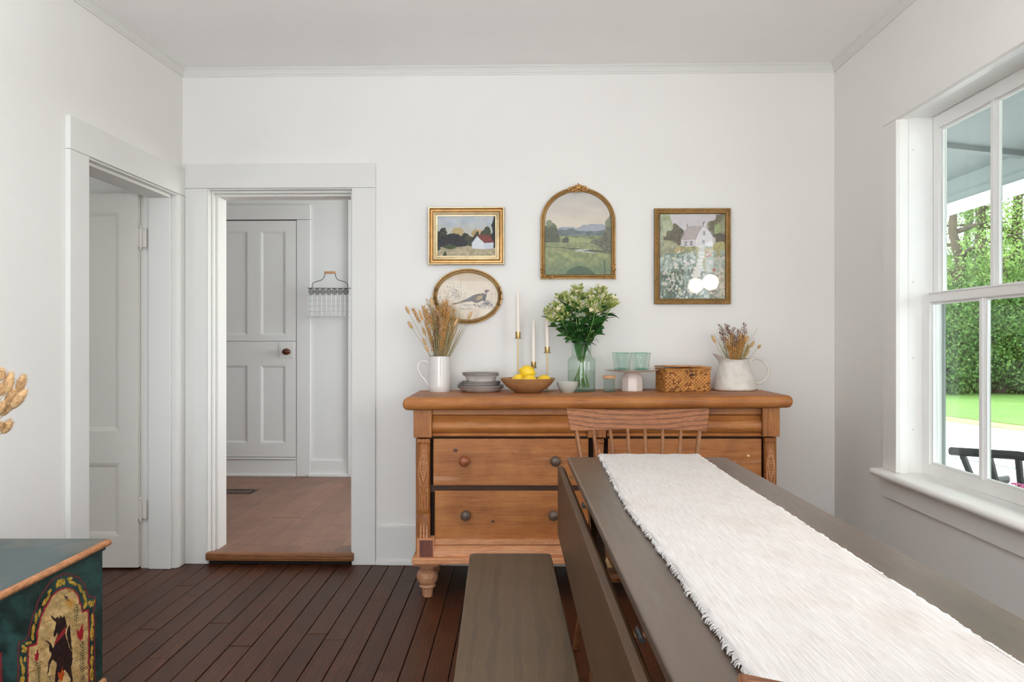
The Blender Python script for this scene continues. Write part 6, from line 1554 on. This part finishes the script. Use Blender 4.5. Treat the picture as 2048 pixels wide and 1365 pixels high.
# lid sits slightly open towards the left front
q = MB(); lzA, lzB = Hb + .010, Hb + .002
vs = [(-hx - .006, -hy - .004, lzA), (hx + .003, -hy - .004, lzB), (hx + .003, hy + .003, lzB + .001), (-hx - .006, hy + .003, lzB + .002)]
q.add([Vector(v) for v in vs] + [Vector(v) + Vector((0, 0, .006)) for v in vs], [(3, 2, 1, 0), (4, 5, 6, 7), (0, 1, 5, 4), (1, 2, 6, 5), (2, 3, 7, 6), (3, 0, 4, 7)])
q.build('lid', M['weave'], t, local=True, bevel=.002)
q = MB(); xk = .005; q.tube(smoothpath([(xk, -hy + .02, Hb + .013), (xk - .001, -hy - .004, Hb + .009), (xk - .001, -hy - .007, Hb - .012), (xk + .008, -hy - .008, Hb - .026)], 14), .0011, 6)
q.tube(smoothpath([(xk, -hy + .02, Hb + .013), (xk + .003, -hy - .005, Hb + .009), (xk + .004, -hy - .008, Hb - .010), (xk + .012, -hy - .008, Hb - .024)], 14), .0011, 6)
q.build('cord', M['cord'], t, local=True); q = MB()
q.ball((xk + .002, -hy - .009, Hb - .030), (.0085, .004, .0045), 10, 6); q.ball((xk + .014, -hy - .009, Hb - .029), (.007, .004, .004), 10, 6); q.build('toggle', M['cord'], t, local=True, smooth=60)
# ================================================================== BUNNY TAILS in a vase on the chest (only the heads reach into the picture)
vx2, vy2 = -1.46, 1.93; vz2 = lz1
t = thing('chest_vase', 'white ceramic vase standing on the painted chest, outside the left picture edge', 'vase', (vx2, vy2, vz2))
q = MB(); q.lathe([(0, 0), (.045, 0), (.06, .03), (.065, .08), (.05, .14), (.03, .18), (.035, .20), (.031, .20), (.026, .18), (.04, .13), (0, .02)], (vx2, vy2, vz2), 32); q.build('body', M['ceramic'], t, smooth=50)
TL3 = ['uppermost right bunny tail against the left wall', 'tall pale bunny tail second from the picture edge, highest but one', 'bunny tail cut by the picture edge at the top of the cluster', 'bunny tail in the middle of the edge cluster, leaning right', 'rightmost bunny tail of the edge cluster, lower than the uppermost', 'bunny tail tucked behind the rightmost one of the edge cluster', 'bunny tail at the picture edge in the middle of the cluster', 'bunny tail low in the cluster, leaning right from the picture edge', 'low bunny tail mostly cut by the picture edge', 'lowest bunny tail, alone beneath the cluster at the left picture edge', 'bunny tail at the very edge beside the lowest one', 'bunny tail almost outside the left picture edge']
heads = [(36, 783, 49, 750), (13, 786, 23, 744), (-1, 762, 4, 737), (13, 808, 31, 779), (25, 816, 53, 779), (22, 818, 44, 786), (-2, 792, 8, 765), (2, 831, 19, 807), (-6, 828, 8, 805), (4, 867, 23, 842), (-4, 862, 2, 846), (-12, 800, -6, 770)]
rs = random.Random(77)
for k, (b0, b1, t0_, t1_) in enumerate(heads):
    Y = 1.93 + rs.uniform(-.05, .06); base = Vector((vx2 + rs.uniform(-.02, .0), vy2 + rs.uniform(-.02, .02), vz2 + .03)); hb_ = at(b0, b1, Y); tp = at(t0_, t1_, Y)
    t = thing('dried_bunny_tail', TL3[k], 'dried flower', base, group='bunny tails at the left picture edge')
    nk = Vector((vx2 + .01, vy2, vz2 + .19)); q = MB(); q.tube(smoothpath([base, nk, nk.lerp(hb_, .5) + Vector((-.012, 0, .012)), hb_], 15), .0009, 5); q.build('stem', M['straw'], t)
    q = MB(); d_ = tp - hb_; tail_head(q, hb_, d_, d_.length, .0105, 12); fluff(q, hb_, d_, d_.length, .0125, rs, 240); q.build('seed_head', M['tail'], t, smooth=60)
# ================================================================== WIRE BASKET in the far room
bu0, bzt = BW(617.5, 577, W2 - .10); bu1 = BW(700.5, 577, W2 - .10)[0]; bzb = BW(650, 634, W2 - .10)[1]; wy0, wy1 = W2 - .125, W2 - .022
p = MR @ Vector(((bu0 + bu1) / 2, wy0, bzt))
t = thing('wire_basket', 'pale wire wall basket with black patterned rim and wooden grip', 'basket', p, -TH)
q = MB(); n = 9
for i in range(n + 1):
    u = bu0 + (bu1 - bu0) * i / n; q.tube([(u, wy0, bzt - .055), (u, wy0, bzb), (u, wy1, bzb)], .0019, 5)
for k in range(5): z = bzt - .055 + (bzb - bzt + .055) * k / 4; q.tube([(bu0, wy1, z), (bu0, wy0, z), (bu1, wy0, z), (bu1, wy1, z)], .0019, 5)
for i in range(3): w_ = wy0 + (wy1 - wy0) * i / 2; q.tube([(bu0, w_, bzt - .03), (bu0, w_, bzb), (bu1, w_, bzb), (bu1, w_, bzt - .03)], .0014, 5)
q.build('wire_mesh', M['wire'], t, M=MR)
q = MB(); q.tube([(bu0, wy0, bzt), (bu1, wy0, bzt - .003)], .0028, 6); q.tube([(bu0, wy1, bzt), (bu0, wy0, bzt)], .0025, 6); q.tube([(bu1, wy1, bzt), (bu1, wy0, bzt)], .0025, 6); q.build('top_rod', M['black'], t, M=MR)
for i in range(7):
    u = bu0 + (bu1 - bu0) * (i + .6) / 7.2; q = MB(); zc = bzt - .028
    for r in (.021, .009): q.tube([(u + r * math.cos(a_) * .9, wy0, zc + r * math.sin(a_)) for a_ in [2 * math.pi * k / 8 for k in range(9)]], .0034, 5)
    q.build('rim_ring', M['black'], t, M=MR)
q = MB(); s_ = (bu1 - bu0); hz = BW(650, 546, W2 - .10)[1]
um = (bu0 + bu1) / 2 + .01; P = [(bu0 + .032, wy0, bzt), (bu0 + .038, wy0, bzt + .035), (bu0 + .065, wy0, bzt + .05), (bu0 + .105, wy0, bzt + .062), (bu0 + .126, wy0, bzt + .085), (bu0 + .131, wy0, hz - .004)]
q.tube(smoothpath(P, 24), .0026, 6); P2 = [(2 * um - a_, b_, c_) for a_, b_, c_ in P]; q.tube(smoothpath(P2, 24), .0026, 6); q.build('bail_handle', M['black'], t, M=MR, smooth=60)
q = MB(); q.lathe([(0, 0), (.008, 0), (.010, .01), (.009, .03), (.010, .05), (.009, .07), (.010, (2 * (um - bu0 - .128)) - .01), (.008, 2 * (um - bu0 - .128)), (0, 2 * (um - bu0 - .128))], (bu0 + .128, wy0, hz), 12, M=Matrix.Rotation(R(90), 4, 'Y')); q.build('wooden_grip', M['cork'], t, M=MR, smooth=50)
# ================================================================== the lamp mirrored in the right-hand picture: two globes on the right wall behind the picture edge
M['globe'] = emit('lit_globe', '#fff1dc', 48)
gl = [(1.45, 1.72), (1.405, 1.34)]
px_l, zl = 1.40, 1.575
t = thing('wall_lamp', 'two-globe wall lamp seen only as a reflection in the right-hand picture', 'lamp', (1.52, 1.53, zl))
MB().box(1.520, 1.540, 1.20, 1.86, zl - .20, zl + .12).build('back_plate', M['cork'], t, bevel=.003)
for x, y in gl:
    MB().tube([(1.53, y, zl), (x, y, zl)], .008, 10).build('arm', M['brass'], t)
    MB().ball((x - .02, y, zl), .062, 24, 16).build('globe', M['globe'], t, smooth=80)
